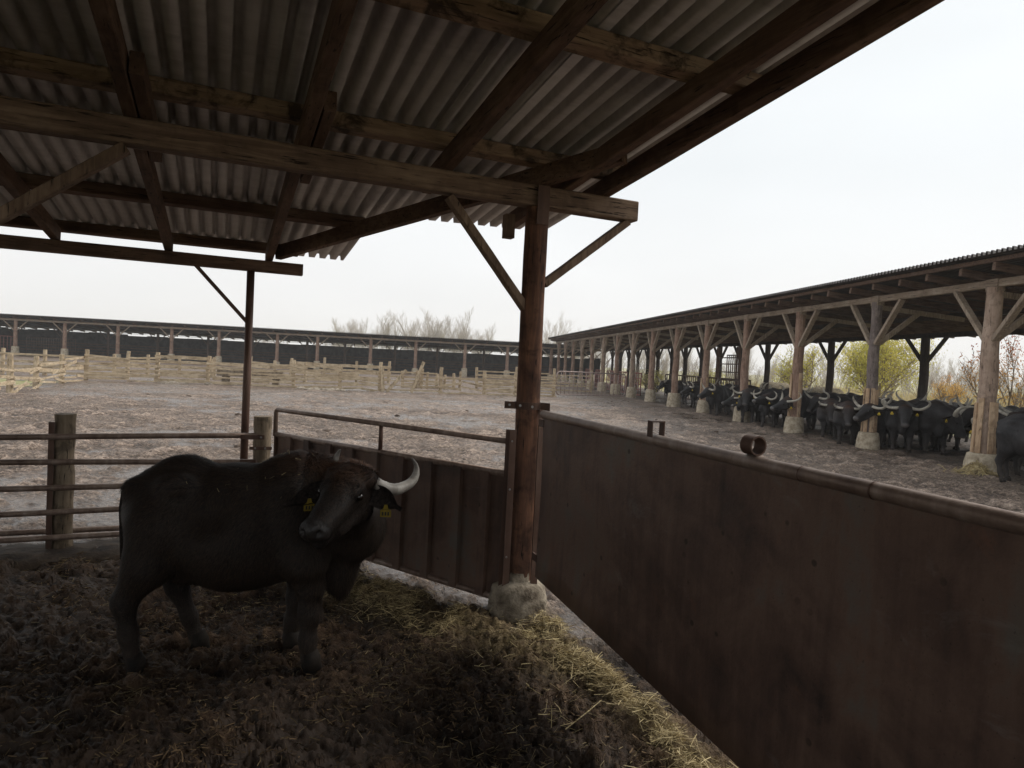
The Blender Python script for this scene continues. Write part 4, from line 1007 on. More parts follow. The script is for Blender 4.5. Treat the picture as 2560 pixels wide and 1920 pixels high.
# hero animal ------------------------------------------------------------
HA = 80.265; HD = np.array([math.sin(R(HA)), math.cos(R(HA))]); HN = np.array([-HD[1], HD[0]]); HO = np.array([-1.913, 3.809])
def loc_(w): d = np.array(w[:2]) - HO; return np.array([d @ HD, d @ HN, w[2]])
def lvec(w): return np.array([np.array(w[:2]) @ HD, np.array(w[:2]) @ HN, w[2]])
_R = np.array((.966, .26, 0)); _T = np.array((.255, -.95, .19)); _U = np.array((-.05, .19, .98))
HEADO = loc_((-.858, 3.50, 1.072)); HF = lvec(-.44*_R - .52*_U + .73*_T); HL = lvec(.86*_R - .12*_U + .433*_T)
e3 = np.eye(3)
hneck = [('c', (.72, 0, .93), (.97, .03, .94), .25, .19, .08), ('c', (.97, .03, .95), tuple(HEADO + np.array((-.01, .11, -.04))), .15, .10, .07), ('e', (1.03, .0, .76), (.18, .16, .20), e3, .08),
         ('c', (1.0, -.02, .82), tuple(HEADO + np.array((.06, .07, -.12))), .15, .08, .06), ('e', (.94, .02, .56), (.13, .085, .20), e3, .06), ('e', (.965, .02, .42), (.055, .035, .10), e3, .04),
         ('c', (.70, 0, 1.065), (.93, .05, 1.04), .085, .08, .07)]
hlegs = [[((-.02, -.14, .80), .165), ((-.06, -.155, .58), .135), ((-.18, -.15, .37), .066), ((-.155, -.15, .19), .048), ((-.125, -.15, .04), .048)],
         [((-.03, .14, .78), .16), ((-.03, .15, .54), .12), ((-.0, .15, .36), .068), ((.075, .15, .17), .044), ((.125, .15, .03), .048)],
         [((.74, -.13, .66), .135), ((.80, -.14, .46), .082), ((.805, -.145, .29), .060), ((.80, -.15, .14), .046), ((.81, -.15, .03), .052)],
         [((.68, .13, .62), .13), ((.71, .14, .44), .085), ((.695, .15, .28), .064), ((.675, .15, .14), .048), ((.66, .15, .03), .052)]]
_F = frame(HF, HL)
hhorn = []
for _r, _u, _t in ((.070, .0, .03), (.15, -.05, -.03), (.23, -.072, -.075), (.29, -.06, -.12), (.345, -.028, -.15), (.370, .018, -.16), (.368, .066, -.16), (.342, .106, -.15)):
    _w = lvec(_r*_R + _u*_U/np.linalg.norm(_U) + _t*_T/np.linalg.norm(_T)); _h = (_F @ _w)/1.05 + np.array((-.09, .0, .03)); hhorn.append(tuple(_h))
def _ear(r_, u_, t_, sd_): _h = (_F @ lvec(r_*_R + u_*_U + t_*_T))/1.05; return (_h[0], _h[1]*sd_, _h[2])
hextra = [('e', (.10, -.02, .50), (.10, .10, .07), e3, .05), ('c', (.08, -.06, .46), (.08, -.06, .40), .018, .012, .015), ('c', (.14, .03, .45), (.14, .03, .40), .018, .012, .015)]
hroot, hbody, (HO_, HFm, HV, HQ) = build_buffalo('water_buffalo', .0125, hneck, (HEADO, HF, HL), hlegs, M_hide, 'nearest large black buffalo in the pen, turning its head to the camera', None, hero=True, horn=hhorn, hscale=1.05, muddy=.28, hornmat=M_hornp,
    ears={1: _ear(.17, -.10, .02, 1), -1: _ear(-.235, -.10, .09, -1)}, earw=.062, extra=hextra)
hroot.location = (HO[0], HO[1], .005); hroot.rotation_euler = (0, 0, R(90-HA))
# fur: many short tapered blades rooted on the body
def fur(n, V, Fq, parent, seed=1):
    r = np.random.default_rng(seed); T = np.concatenate([Fq[:, [0, 1, 2]], Fq[:, [0, 2, 3]]]); A, B, C = V[T[:, 0]], V[T[:, 1]], V[T[:, 2]]
    N = np.cross(B-A, C-A); ar = np.linalg.norm(N, axis=1); N = N/np.maximum(ar, 1e-12)[:, None]; pick = r.choice(len(T), n, p=ar/ar.sum())
    a, b = r.random(n), r.random(n); sw = a+b > 1; a[sw] = 1-a[sw]; b[sw] = 1-b[sw]
    P = A[pick] + (B[pick]-A[pick])*a[:, None] + (C[pick]-A[pick])*b[:, None]; Nn = N[pick]
    hd = (P - HO_) @ HFm.T; dist = np.linalg.norm(hd, axis=1); onhead = (dist < .40) & (hd[:, 0] > -.16) & (np.abs(hd[:, 1]) < .17) & (hd[:, 2] > -.2)
    flow = np.tile(np.array((-.45, 0, -1.0)), (n, 1)); up_ = P[:, 2] > 1.02; flow[up_] = (-.8, 0, -.35); nk = P[:, 0] > .75; flow[nk] = (-.15, 0, -1)
    flow[onhead] = HFm[0]*1.0
    flow += r.normal(0, .22, (n, 3)) + .5*(np.stack([fbm(P[:, 0]*7, P[:, 2]*7, 2), fbm(P[:, 0]*7+9, P[:, 2]*7, 2), fbm(P[:, 0]*7, P[:, 2]*7+9, 2)], -1)-.5)*2
    flow -= Nn*np.sum(flow*Nn, axis=1)[:, None]; flow /= np.linalg.norm(flow, axis=1)[:, None]+1e-9
    crest = np.clip((P[:, 2]-1.07)*10, 0, 1)*np.exp(-((P[:, 0]-.88)/.24)**2); poll = np.exp(-(((hd[:, 0]+.19)/.08)**2+(hd[:, 1]/.14)**2))*(hd[:, 2] > .0)
    under = np.clip((.5-P[:, 2])*4, 0, 1)*(P[:, 2] > .28)
    legm = np.clip((.50-P[:, 2])*9, 0, 1)*((P[:, 0] < .22) | (P[:, 0] > .6))*(~((P[:, 0] > .86) & (P[:, 2] > .25)))
    ln = (.024 - .016*legm) + .007*crest + .003*poll + .006*under*(1-legm) + .01*(P[:, 0] > .8)*(~onhead); ln = np.where(onhead & (hd[:, 0] > .0), .014, ln); ln = np.where(hd[:, 0] > .285*1.03, np.where(dist < .4, .004, ln), ln)
    ln = ln*r.uniform(.6, 1.3, n); lift = (.28 + .35*crest + .25*poll + .2*under)*r.uniform(.5, 1.4, n)
    d = flow + Nn*lift[:, None]; d /= np.linalg.norm(d, axis=1)[:, None]; sd_ = np.cross(d, Nn); sd_ /= np.linalg.norm(sd_, axis=1)[:, None]+1e-9
    w = (.0011*(1+.4*crest))[:, None]*np.ones((1, 3)); mid = P + d*ln[:, None]*.55; tipp = P + (d + flow*.35)*ln[:, None]
    Vv = np.stack([P - Nn*.002 - sd_*w, P - Nn*.002 + sd_*w, mid + sd_*w*.8, mid - sd_*w*.8, tipp], 1).reshape(-1, 3); i = np.arange(n)[:, None]*5
    F3 = np.concatenate([i+[0, 1, 2], i+[0, 2, 3], i+[3, 2, 4]]); br = np.clip(crest*.65+poll*.9, 0, 1)*r.uniform(.35, 1, n)
    br = np.maximum(br, (r.random(n) < .05)*.22); hl = np.clip(br, 0, 1); att = np.repeat(np.stack([hl, r.random(n), under*0], -1), 5, axis=0)
    m = NM('buffalo_fur'); z = m.attr('tint'); col = m.mix(z[1], (.010, .007, .0055), (.058, .040, .029)); col = m.mix(z[0], col, m.mix(z[1], (.09, .035, .015), (.26, .12, .06)))
    m.set(base=col, rough=.6, spec=.22)
    return np_mesh('fur_coat', Vv, F3, m.m, parent, True, {'tint': att})
fur(170000, HV, HQ, hroot)
# straw wisps caught on the coat
M_straw = NM('dry_straw'); _z = M_straw.attr('tint'); M_straw.set(base=M_straw.mix(_z[0], (.12, .082, .036), (.66, .53, .28)), rough=.6, spec=.3); M_straw = M_straw.m

# herd ----------------------------------------------------------------
def std_legs(sw=0.0):
    L_ = []
    for sg, dx in ((-1, sw), (1, -sw)):
        L_.append([((-.03, .14*sg, .80), .165), ((-.04+dx*.3, .155*sg, .56), .12), ((-.16+dx, .15*sg, .36), .055), ((-.13+dx, .15*sg, .17), .038), ((-.10+dx*1.2, .15*sg, .03), .044)])
    for sg, dx in ((-1, -sw*.8), (1, sw*.8)):
        L_.append([((.72, .13*sg, .66), .13), ((.75+dx*.4, .14*sg, .46), .075), ((.75+dx*.7, .14*sg, .28), .050), ((.755+dx, .14*sg, .14), .037), ((.77+dx, .14*sg, .03), .044)])
    return L_
def herd_variant(yaw, pitch, dist=.42, dz=.0, horn=None, **kw):
    y = R(yaw); p = R(pitch); half = y*.45
    O = np.array([.83 + dist*math.cos(half), dist*math.sin(half), .93 + dz]); hf = np.array([math.cos(y)*math.cos(p), math.sin(y)*math.cos(p), -math.sin(p)])
    back = O - hf*.10
    nk = [('c', (.74, 0, .90), tuple((np.array((.74, 0, .9))+back)/2 + np.array((0, 0, -.03))), .24, .18, .08), ('c', tuple((np.array((.74, 0, .9))+back)/2), tuple(back + np.array((0, 0, -.04))), .18, .12, .07),
          ('c', (.70, 0, 1.05), tuple(back + np.array((0, 0, .0))), .10, .09, .07), ('e', (.93, 0, .60), (.12, .08, .20), e3, .06)]
    return build_buffalo('water_buffalo', .024, nk, (O, hf, np.array([-math.sin(y), math.cos(y), 0])), std_legs(kw.pop('sw', .06)), M_hideh, None, None, horn=horn, hscale=1.05, **kw)[0]
crescent = [(-.10, .10, .035), (-.12, .18, -.01), (-.14, .27, -.02), (-.165, .345, .02), (-.18, .385, .095), (-.18, .375, .17), (-.165, .335, .225), (-.15, .295, .245)]
swept = [(-.10, .10, .035), (-.15, .17, .03), (-.22, .24, .03), (-.30, .30, .06), (-.35, .33, .12), (-.36, .32, .19), (-.33, .285, .24)]
upward = [(-.10, .10, .035), (-.13, .16, .06), (-.17, .22, .11), (-.20, .25, .18), (-.20, .24, .26), (-.17, .20, .32), (-.15, .17, .34)]
shorth = [(-.10, .10, .035), (-.12, .17, .01), (-.14, .23, .01), (-.16, .275, .04), (-.17, .285, .09), (-.16, .27, .13)]
VAR = dict(front=herd_variant(0, 48, horn=crescent, tags=(True, True)), frontb=herd_variant(8, 58, dz=-.04, horn=shorth, brown=.55, tags=(False, False), sw=-.07),
           right=herd_variant(-38, 34, horn=crescent, tags=(True, True), jaw=.025), rightlow=herd_variant(-26, 20, dist=.50, dz=-.10, horn=swept, tags=(True, True), sw=.1),
           rightup=herd_variant(-14, 8, dist=.45, dz=.04, horn=crescent, tags=(True, False), sw=-.1, jaw=.02), left=herd_variant(48, 45, horn=swept, tags=(False, True), sw=.03),
           leftlow=herd_variant(60, 62, dist=.42, dz=-.14, horn=upward, tags=(True, True), brown=.1), bare=herd_variant(15, 40, horn=upward, tags=(False, False), brown=.3))
used = set()
def put(kind, x, y, bearing, sc, label, z=-.02):
    """bearing: where the animal faces, degrees from +Y towards +X; x, y is the ground point under its shoulders"""
    o = VAR[kind] if kind not in used else copy_tree(VAR[kind]); used.add(kind)
    a = R(bearing); ux, uy = math.sin(a), math.cos(a); o.rotation_euler = (0, 0, R(90-bearing)); o.scale = (sc, sc*1.12, sc)
    o.location = (x - ux*.74*sc, y - uy*.74*sc, z); tag(o, label, 'buffalo', 'buffalo herd under the right barn'); return o
HERD = [('right', 9.35, 38.0, 240, 1.0, 'farthest buffalo of the front row, its head before a concrete post foot'),
        ('right', 9.1, 31.4, 235, 1.05, 'front row buffalo second from the left, mouth open, facing left'),
        ('rightlow', 9.5, 29.3, 232, 1.05, 'front row buffalo third from the left, head held level to the left'),
        ('right', 8.75, 27.5, 222, 1.08, 'front row buffalo with yellow tag, its nose pointing left past the fourth farthest foot'),
        ('rightlow', 9.0, 24.9, 235, .98, 'buffalo with lowered head half hidden behind the one facing the yard'),
        ('front', 9.0, 24.3, 208, 1.08, 'buffalo standing against the post with high curved horns and open mouth'),
        ('rightup', 9.2, 22.8, 226, 1.02, 'buffalo stretching its muzzle out beside the wide concrete foot'),
        ('rightlow', 9.5, 21.5, 228, 1.10, 'buffalo with head low and level before the fat concrete foot, broad pale horns'),
        ('frontb', 9.75, 19.6, 205, 1.02, 'dark buffalo facing the camera with a short right horn'),
        ('frontb', 9.55, 18.2, 208, 1.02, 'brown headed buffalo with short crescent horns facing the camera'),
        ('right', 10.0, 17.7, 214, 1.10, 'open mouthed buffalo in front of the planked round post, yellow tag in its ear'),
        ('front', 10.35, 17.0, 206, 1.12, 'buffalo facing the camera with wide pale horns and a yellow tag in each ear'),
        ('leftlow', 11.0, 16.7, 190, 1.16, 'big buffalo turning its head right and down, ridged horns upright'),
        ('leftlow', 11.0, 14.6, 262, 1.0, 'buffalo with a low head just left of the nearest round post'),
        ('left', 9.75, 11.9, 150, 1.14, 'buffalo at the right edge of the photo showing its rump and flank'),
        # behind the first row
        ('bare', 10.9, 33.5, 215, 1.05, 'buffalo behind the far end of the front row, back only'),
        ('bare', 10.6, 29.5, 110, 1.1, 'buffalo back behind the third front row head'),
        ('front', 10.4, 26.3, 95, 1.08, 'buffalo back behind the yellow tagged head facing left'),
        ('bare', 11.6, 27.5, 100, 1.1, 'buffalo seen as a dark back below the steel frame'),
        ('right', 11.1, 24.4, 262, 1.05, 'buffalo lying dark behind the open mouthed animal at the post'),
        ('left', 10.9, 22.9, 70, 1.1, 'buffalo rump beside the planks of the third nearest post'),
        ('frontb', 12.3, 25.2, 90, 1.05, 'dark buffalo back in front of the round straw bale'),
        ('front', 10.2, 21.2, 255, 1.12, 'buffalo with horn tips showing over its neighbour next to the third nearest post'),
        ('bare', 11.6, 21.6, 120, 1.12, 'brownish buffalo back below the willow tree, left part'),
        ('frontb', 11.2, 19.8, 80, 1.1, 'brown backed buffalo behind the two short horned heads'),
        ('left', 12.9, 21.0, 250, 1.12, 'buffalo back row, its horn beside the planked round post'),
        ('bare', 12.4, 19.1, 75, 1.1, 'buffalo back row, brown back right of the planked round post'),
        ('rightlow', 11.7, 18.2, 262, 1.1, 'buffalo second row, broad back behind the wide horned animal'),
        ('upper' if False else 'bare', 12.6, 17.6, 262, 1.14, 'buffalo with a tall horn upright, looking left over the big head-down animal'),
        ('front', 13.4, 18.5, 70, 1.1, 'buffalo back row, black rump under the second nearest dark rear post'),
        ('left', 12.3, 15.9, 240, 1.14, 'buffalo with ridged horn standing close left of the nearest round post'),
        ('frontb', 13.5, 15.9, 80, 1.08, 'rear buffalo just left of the nearest round post, only its back in view'),
        ('bare', 12.6, 13.9, 265, 1.12, 'buffalo behind the nearest round post with two dark horn tips on its right'),
        ('front', 11.3, 13.0, 120, 1.1, 'second buffalo from the right edge, brown tinged back')]
_hr = random.Random(9)
for i, (hu, hv, hb) in enumerate(((23.8, 1.6, 250), (21.4, 2.6, 90), (19.0, 1.3, 245), (17.0, 2.9, 80), (15.2, 1.7, 262), (12.9, 2.7, 255), (10.6, 1.6, 100), (9.4, 3.2, 75), (7.2, 1.5, 252), (5.6, 1.9, 240), (3.9, 2.2, 95), (1.6, 2.6, 262), (14.0, 3.8, 85), (6.3, 3.9, 260))):
    hx, hy_, _ = RB.p(hu, hv, 0); HERD.append((('bare', 'left', 'frontb', 'rightlow', 'bare')[i % 5], hx, hy_, hb, 1.06 + .02*(i % 4), ('first', 'second', 'third', 'fourth', 'fifth', 'sixth', 'seventh', 'eighth', 'ninth', 'tenth', 'eleventh', 'twelfth', 'far back row', 'near back row')[i] + ' black buffalo back from the left between front row and rear posts'))
for i_, h_ in enumerate(HERD):
    dv_ = -.42 if i_ < 14 else (.22 if i_ == 14 else -.12); put(h_[0], h_[1]+RB.v[0]*dv_, h_[2]+RB.v[1]*dv_, *h_[3:])

# ------------------------------------------------------------------ straw and litter in the pen
M_fibre = NM('dark_dung_fibre'); _z = M_fibre.attr('tint'); M_fibre.set(base=M_fibre.mix(_z[0], (.025, .016, .010), (.20, .135, .078)), rough=.8, spec=.15); M_fibre = M_fibre.m
def gheight(x, y):
    rs, ad, H = GH; r = np.hypot(x, y); an = np.degrees(np.arctan2(x, y)); i = np.clip(np.searchsorted(rs, r)-1, 0, len(rs)-2); j = np.clip(np.searchsorted(ad, an)-1, 0, len(ad)-2)
    fr = np.clip((r-rs[i])/(rs[i+1]-rs[i]), 0, 1); fa = np.clip((an-ad[j])/(ad[j+1]-ad[j]), 0, 1)
    return (H[i, j]*(1-fr)+H[i+1, j]*fr)*(1-fa)+(H[i, j+1]*(1-fr)+H[i+1, j+1]*fr)*fa
def straw(name, x, y, lens, r, lift=.02, tintb=(.0, 1.0), width=.0022, tilt=.25, zadd=0.0, mat=None):
    n = len(x); z = gheight(x, y) + r.uniform(.0, lift, n) + zadd; az = r.uniform(0, 2*np.pi, n); el = r.normal(0, tilt, n)
    d = np.stack([np.cos(az)*np.cos(el), np.sin(az)*np.cos(el), np.sin(el)], 1); P = np.stack([x, y, z], 1); sd_ = np.cross(d, r.normal(0, 1, (n, 3))); sd_ /= np.linalg.norm(sd_, axis=1)[:, None]
    w = (width*r.uniform(.6, 1.5, n))[:, None]; bend = r.normal(0, .16, (n, 3)); L_ = lens[:, None]
    p0 = P - d*L_*.5; p1 = P + bend*L_*.35; p2 = P + d*L_*.5 + bend*L_*.2; p0[:, 2] = np.maximum(p0[:, 2], z-.03)
    V = np.stack([p0-sd_*w, p0+sd_*w, p1+sd_*w, p1-sd_*w, p2+sd_*w*.6, p2-sd_*w*.6], 1).reshape(-1, 3); i = np.arange(n)[:, None]*6
    F4 = np.concatenate([i+[0, 1, 2, 3], i+[3, 2, 4, 5]]); t = np.repeat(r.uniform(*tintb, n), 6)
    return np_mesh(name, V, F4, mat or M_straw, None, False, {'tint': np.stack([t, t, t], 1)})
_r = np.random.default_rng(11)
def pen_points(n):
    rr_ = .9 + 6.2*_r.random(n)**.8; an = R(1)*_r.uniform(-44, 44, n); x = rr_*np.sin(an); y = rr_*np.cos(an)
    gl = (x-.02)*math.cos(R(-54.5)) - (y-4.72)*math.sin(R(-54.5)); gr = (x-.215)*math.cos(R(-21)) - (y-4.43)*math.sin(R(-21))
    v = (x-SH.o[0])*SH.v[0] + (y-SH.o[1])*SH.v[1]; return x, y, gl, gr, v
x, y, gl, gr, v = pen_points(160000)
inside = (v < 2.3) & (gl < -.02) & (gr < .0)
pr_ = .10 + .9*np.clip((fbm(x*1.7+3, y*1.7, 3)-.50)*5, 0, 1)
k_ = inside & (_r.random(len(x)) < .12+.5*np.clip((fbm(x*2.3, y*2.3, 3)-.47)*6, 0, 1)); o = straw('dung_fibres', x[k_], y[k_], _r.uniform(.012, .055, k_.sum()), _r, tintb=(0, 1), width=.0024, lift=.012, tilt=.35, mat=M_fibre); tag(o, kind='stuff')
k_ = inside & (_r.random(len(x)) < pr_*.20); o = straw('straw_litter', x[k_], y[k_], _r.uniform(.02, .09, k_.sum()), _r, tintb=(0, .3), width=.0013)
tag(o, kind='stuff')
x, y, gl, gr, v = pen_points(800000)
edge1 = np.exp(-((gr - .11 + .25*(fbm(x*2, y*2, 2)-.5))/.075)**2)*(y < 4.5) + .015*np.exp(-((gr+.25)/.3)**2); edge2 = np.exp(-((gl+.38+.3*(fbm(x*2.5, y*2.5, 2)-.5))/.17)**2)*(x > -1.9)*(x < -.25)*.42
post_ = .35*np.exp(-(np.hypot(x-.25, y-4.40)/.16)**2)
pr_ = np.maximum(np.maximum(edge1, edge2), post_)*np.clip(fbm(x*4, y*4+5, 3)*3.2-.85, 0, 1)
k_ = (gl < .1) & (gr < .45) & (_r.random(len(x)) < pr_) & (y > .8)
o = straw('hay_strip', x[k_], y[k_], _r.uniform(.03, .13, k_.sum()), _r, lift=.045, tintb=(.1, 1.0), width=.0012, tilt=.30); tag(o, kind='stuff')
# wisps stuck on the hero's back
n = 26; sel = _r.choice(np.where((HV[:, 2] > .95) & (HV[:, 0] > .1) & (HV[:, 0] < .8) & (HV[:, 1] < .1))[0], n); P = HV[sel] + np.array((0, -.012, .015))
d = _r.normal(0, 1, (n, 3)); d /= np.linalg.norm(d, axis=1)[:, None]; L_ = _r.uniform(.006, .016, n)[:, None]; sd_ = np.cross(d, _r.normal(0, 1, (n, 3))); sd_ /= np.linalg.norm(sd_, axis=1)[:, None]
V = np.stack([P-d*L_-sd_*.0012, P-d*L_+sd_*.0012, P+d*L_+sd_*.001, P+d*L_-sd_*.001], 1).reshape(-1, 3); np_mesh('straw_wisps', V, np.arange(n)[:, None]*4+[0, 1, 2, 3], M_straw, hroot, False, {'tint': np.ones((4*n, 3))*.6})['kind'] = 'stuff'
# a few longer stalks in the pen
for i, (px, py, l, a) in enumerate(((.35, 3.25, .34, .6), (.18, 2.7, .28, 2.0), (-.6, 2.4, .30, .2), (.42, 3.75, .24, 1.4), (-1.2, 2.2, .26, 2.6))):
    z = float(gheight(np.array([px]), np.array([py]))[0]) + .03; b = MB(); b.tube([(0, 0, 0), (l*.4*math.cos(a), l*.4*math.sin(a), .05), (l*math.cos(a+.3), l*math.sin(a+.3), .02)], [.003, .0028, .002], 5); b.tube([(l*.4*math.cos(a), l*.4*math.sin(a), .05), (l*.6*math.cos(a-.9), l*.6*math.sin(a-.9), .09)], [.0022, .001], 4)
    o = b.build('dry_stalk', M_hay); o.location = (px, py, z); tag(o, 'long dry stalk lying on the dark litter of the pen', 'stalk', 'long stalks on the litter')

# ------------------------------------------------------------------ trees and shrubs
def branch_mesh(seed, h, spread, levels, nch, trunk_r, stems=1, upward=.6, n=3, gnarl=.12, ratio=.62, start=.25):
    rr = random.Random(seed); b = MB(); tips = []; allp = []
    def grow(p, d, ln, r, lev):
        pts = [p]; rad = [r]; q = p.copy(); dd = d.copy(); S_ = 4 if lev > 0 else 6
        for i in range(S_):
            dd = (dd + Vector((rr.gauss(0, gnarl), rr.gauss(0, gnarl), rr.gauss(0, gnarl*.6) + .06*upward))).normalized(); q = q + dd*ln/S_; pts.append(q.copy()); rad.append(r*(1-.75*(i+1)/S_)+.002)
        b.tube(pts, rad, 5 if lev == 0 else n, cap=False)
        if lev >= levels: tips.append((pts[-1], dd)); allp.extend(pts[1:]); return
        k = nch[min(lev, len(nch)-1)]
        for c in range(k):
            t = start + (1-start)*(c+rr.random())/k if lev == 0 else .15+.85*(c+rr.random())/k; i = min(int(t*S_), S_-1); f = t*S_-i; o_ = pts[i].lerp(pts[i+1], f)
            side = Vector((rr.gauss(0, 1), rr.gauss(0, 1), rr.gauss(0, .4))).normalized(); nd = (dd*.55 + side*spread + Vector((0, 0, upward))).normalized()
            grow(o_, nd, ln*ratio*(1.15-.55*t)*rr.uniform(.7, 1.2), max(rad[i]*.5, .006), lev+1)
    for s_ in range(stems):
        a = 6.283*s_/stems + rr.random(); d = Vector((math.cos(a)*.35*(stems > 1), math.sin(a)*.35*(stems > 1), 1)).normalized()
        grow(Vector((math.cos(a)*.15*(stems > 1), math.sin(a)*.15*(stems > 1), -.1)), d, h*(.72 if stems == 1 else .62)*rr.uniform(.85, 1.1), trunk_r, 0)
    return b, tips, allp
def two_part(name, b, mat, label, cat, group, nsplit=0):
    root = empty(name, (0, 0, 0), 0, label, cat, group); b.build('trunk', mat, root); return root
ORD = ['first', 'second', 'third', 'fourth', 'fifth', 'sixth', 'seventh', 'eighth', 'ninth', 'tenth', 'eleventh', 'twelfth', 'thirteenth', 'fourteenth', 'fifteenth', 'sixteenth', 'seventeenth', 'eighteenth', 'nineteenth', 'twentieth', 'twenty first', 'twenty second', 'twenty third', 'twenty fourth', 'twenty fifth', 'twenty sixth', 'twenty seventh', 'twenty eighth', 'twenty ninth', 'thirtieth', 'thirty first', 'thirty second', 'thirty third', 'thirty fourth', 'thirty fifth', 'thirty sixth']
def tree_thing(name, b, mat, crown_b=None):
    o = b.build('crown', mat); root = empty(name); o.parent = root; return root
PROT = []
for sd_ in range(4):
    b, _, _ = branch_mesh(100+sd_, 12.5, .62, 3, (16, 8, 6), .13, upward=.62, ratio=.52, start=.10, stems=2)
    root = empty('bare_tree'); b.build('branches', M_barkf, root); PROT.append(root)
SCR = []
for sd_ in range(4):
    b, _, _ = branch_mesh(200+sd_, 5.5, .75, 3, (9, 6, 4), .06, stems=4, upward=.45, ratio=.55, start=.1)
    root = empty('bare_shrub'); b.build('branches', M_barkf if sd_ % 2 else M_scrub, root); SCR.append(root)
used2 = set()
def plant(protos, i, x, y, sc, label, cat, group, rz=None):
    p = protos[i % len(protos)]; o = p if id(p) not in used2 else copy_tree(p); used2.add(id(p)); o.location = (x, y, 0); o.rotation_euler = (0, 0, rz if rz is not None else random.uniform(0, 6)); o.scale = (sc, sc, sc*random.uniform(.92, 1.08)); tag(o, label, cat, group); return o
# beyond the far left barn: screen x (0..1) -> world x at y=140
far_x = [(.255, 92, .42), (.272, 95, .36), (.325, 115, .62), (.340, 120, .85), (.358, 118, .74), (.377, 122, .90), (.395, 130, .80), (.410, 119, .98), (.425, 122, .88), (.440, 120, .84), (.452, 124, .82), (.466, 118, .74), (.530, 105, .86), (.545, 120, .72), (.562, 118, .68), (.578, 125, .66)]
far_x = sorted([(a, b, c*1.08) for a, b, c in far_x] + [(.262, 90, .36), (.318, 130, .5), (.333, 118, .9), (.349, 126, .86), (.367, 119, 1.0), (.386, 121, .98), (.403, 128, 1.0), (.418, 120, 1.08), (.433, 123, 1.05), (.447, 119, 1.05), (.459, 121, .98), (.472, 120, .8), (.538, 112, .95), (.554, 118, .86), (.57, 121, .8)])
for i, (sx_, Y_, sc) in enumerate(far_x):
    X_ = (sx_-.5)*2560/FPX*Y_*1.0 + .0; plant(PROT, i, X_, Y_, sc*1.0, ORD[i] + ' bare tree from the left rising above the far barn roof', 'tree', 'bare trees beyond the far barn')
for i in range(30):
    sx_ = .575 + i*.0145 + random.uniform(-.004, .004); Y_ = random.uniform(82, 125); X_ = (sx_-.5)*2560/FPX*Y_
    plant(PROT, i+1, X_, Y_, random.uniform(.45, .72), ORD[i] + ' hazy bare tree from the left in the thicket seen through the right barn', 'tree', 'bare thicket beyond the right barn')
for i in range(26):
    sx_ = .60 + i*.0165 + random.uniform(-.006, .006); Y_ = random.uniform(52, 85); X_ = (sx_-.5)*2560/FPX*Y_
    plant(SCR, i, X_, Y_, random.uniform(.5, .85), ORD[i] + ' low bare shrub from the left in the field seen through the right barn', 'shrub', 'shrubs in the field beyond the right barn')
def leaf_mesh(pts, n, size, droop, seed, jit):
    r = np.random.default_rng(seed); P = np.array([tuple(p) for p in pts]); P = P[r.integers(0, len(P), n)] + r.normal(0, jit, (n, 3))
    d = r.normal(0, .5, (n, 3)) + np.array((0, 0, -droop)); d /= np.linalg.norm(d, axis=1)[:, None]; s_ = np.cross(d, r.normal(0, 1, (n, 3))); s_ /= np.linalg.norm(s_, axis=1)[:, None]; L_ = size*r.uniform(.6, 1.4, n)[:, None]
    V = np.stack([P, P+d*L_*.5+s_*L_*.16, P+d*L_, P+d*L_*.5-s_*L_*.16], 1).reshape(-1, 3); cl_ = fbm(P[:, 0]*.9+20, P[:, 2]*.9+P[:, 1]*.6, 2)
    t = np.clip(cl_*1.6-.3 + r.normal(0, .15, n), 0, 1); return V, np.arange(n)[:, None]*4+[0, 1, 2, 3], {'tint': np.repeat(np.stack([t, r.random(n), np.clip((P[:, 2]-1.8)/1.5, 0, 1)], 1), 4, 0)}
def leaf_mat(name, a, b, c=None):
    m = NM(name); z = m.attr('tint'); col = m.mix(z[0], a, b)
    if c: col = m.mix(m.math('MULTIPLY', z[2], .8), col, c)
    m.set(base=m.mix(m.math('MULTIPLY', z[1], .4), col, tuple(q*.5 for q in a)), rough=.6, spec=.3)
    tr_ = m.nd('ShaderNodeBsdfTranslucent'); m.L(col, tr_.inputs[0]); mx_ = m.nd('ShaderNodeMixShader'); mx_.inputs[0].default_value = .35; m.L(m.b.outputs[0], mx_.inputs[1]); m.L(tr_.outputs[0], mx_.inputs[2])
    m.L(mx_.outputs[0], m.t.nodes['Material Output'].inputs[0]); return m.m
M_willow = leaf_mat('yellow_green_willow_leaves', (.50, .47, .08), (.82, .70, .15)); M_yel = leaf_mat('pale_yellow_leaves', (.50, .44, .12), (.62, .60, .22))
M_orange = leaf_mat('orange_autumn_leaves', (.62, .33, .07), (.72, .45, .10), (.45, .06, .07))
def leafy(name, loc, h, spread, stems, nleaf, size, mat, label, seed, cat='tree', droop=.8, jit=.25, up_=.35, lv=3, nch=(9, 6, 5), tr_=.09, bark=None):
    b, tips, allp = branch_mesh(seed, h, spread, lv, nch, tr_, stems=stems, upward=up_, ratio=.58, start=.12); root = empty(name, loc, 0, label, cat); b.build('trunk', bark or M_scrub, root)
    V, Fc, at = leaf_mesh(allp, nleaf, size, droop, seed, jit); np_mesh('leaves', V, Fc, mat, root, False, at); return root
leafy('willow_tree', (24.6, 45.5, 0), 6.4, .85, 7, 15000, .16, M_willow, 'big yellow green willow behind the right barn between its rear posts', 5, jit=.40)
leafy('willow_tree', (20.2, 46.5, 0), 4.6, .7, 4, 2800, .15, M_willow, 'smaller yellow green willow at the left flank of the big willow', 6, jit=.22)
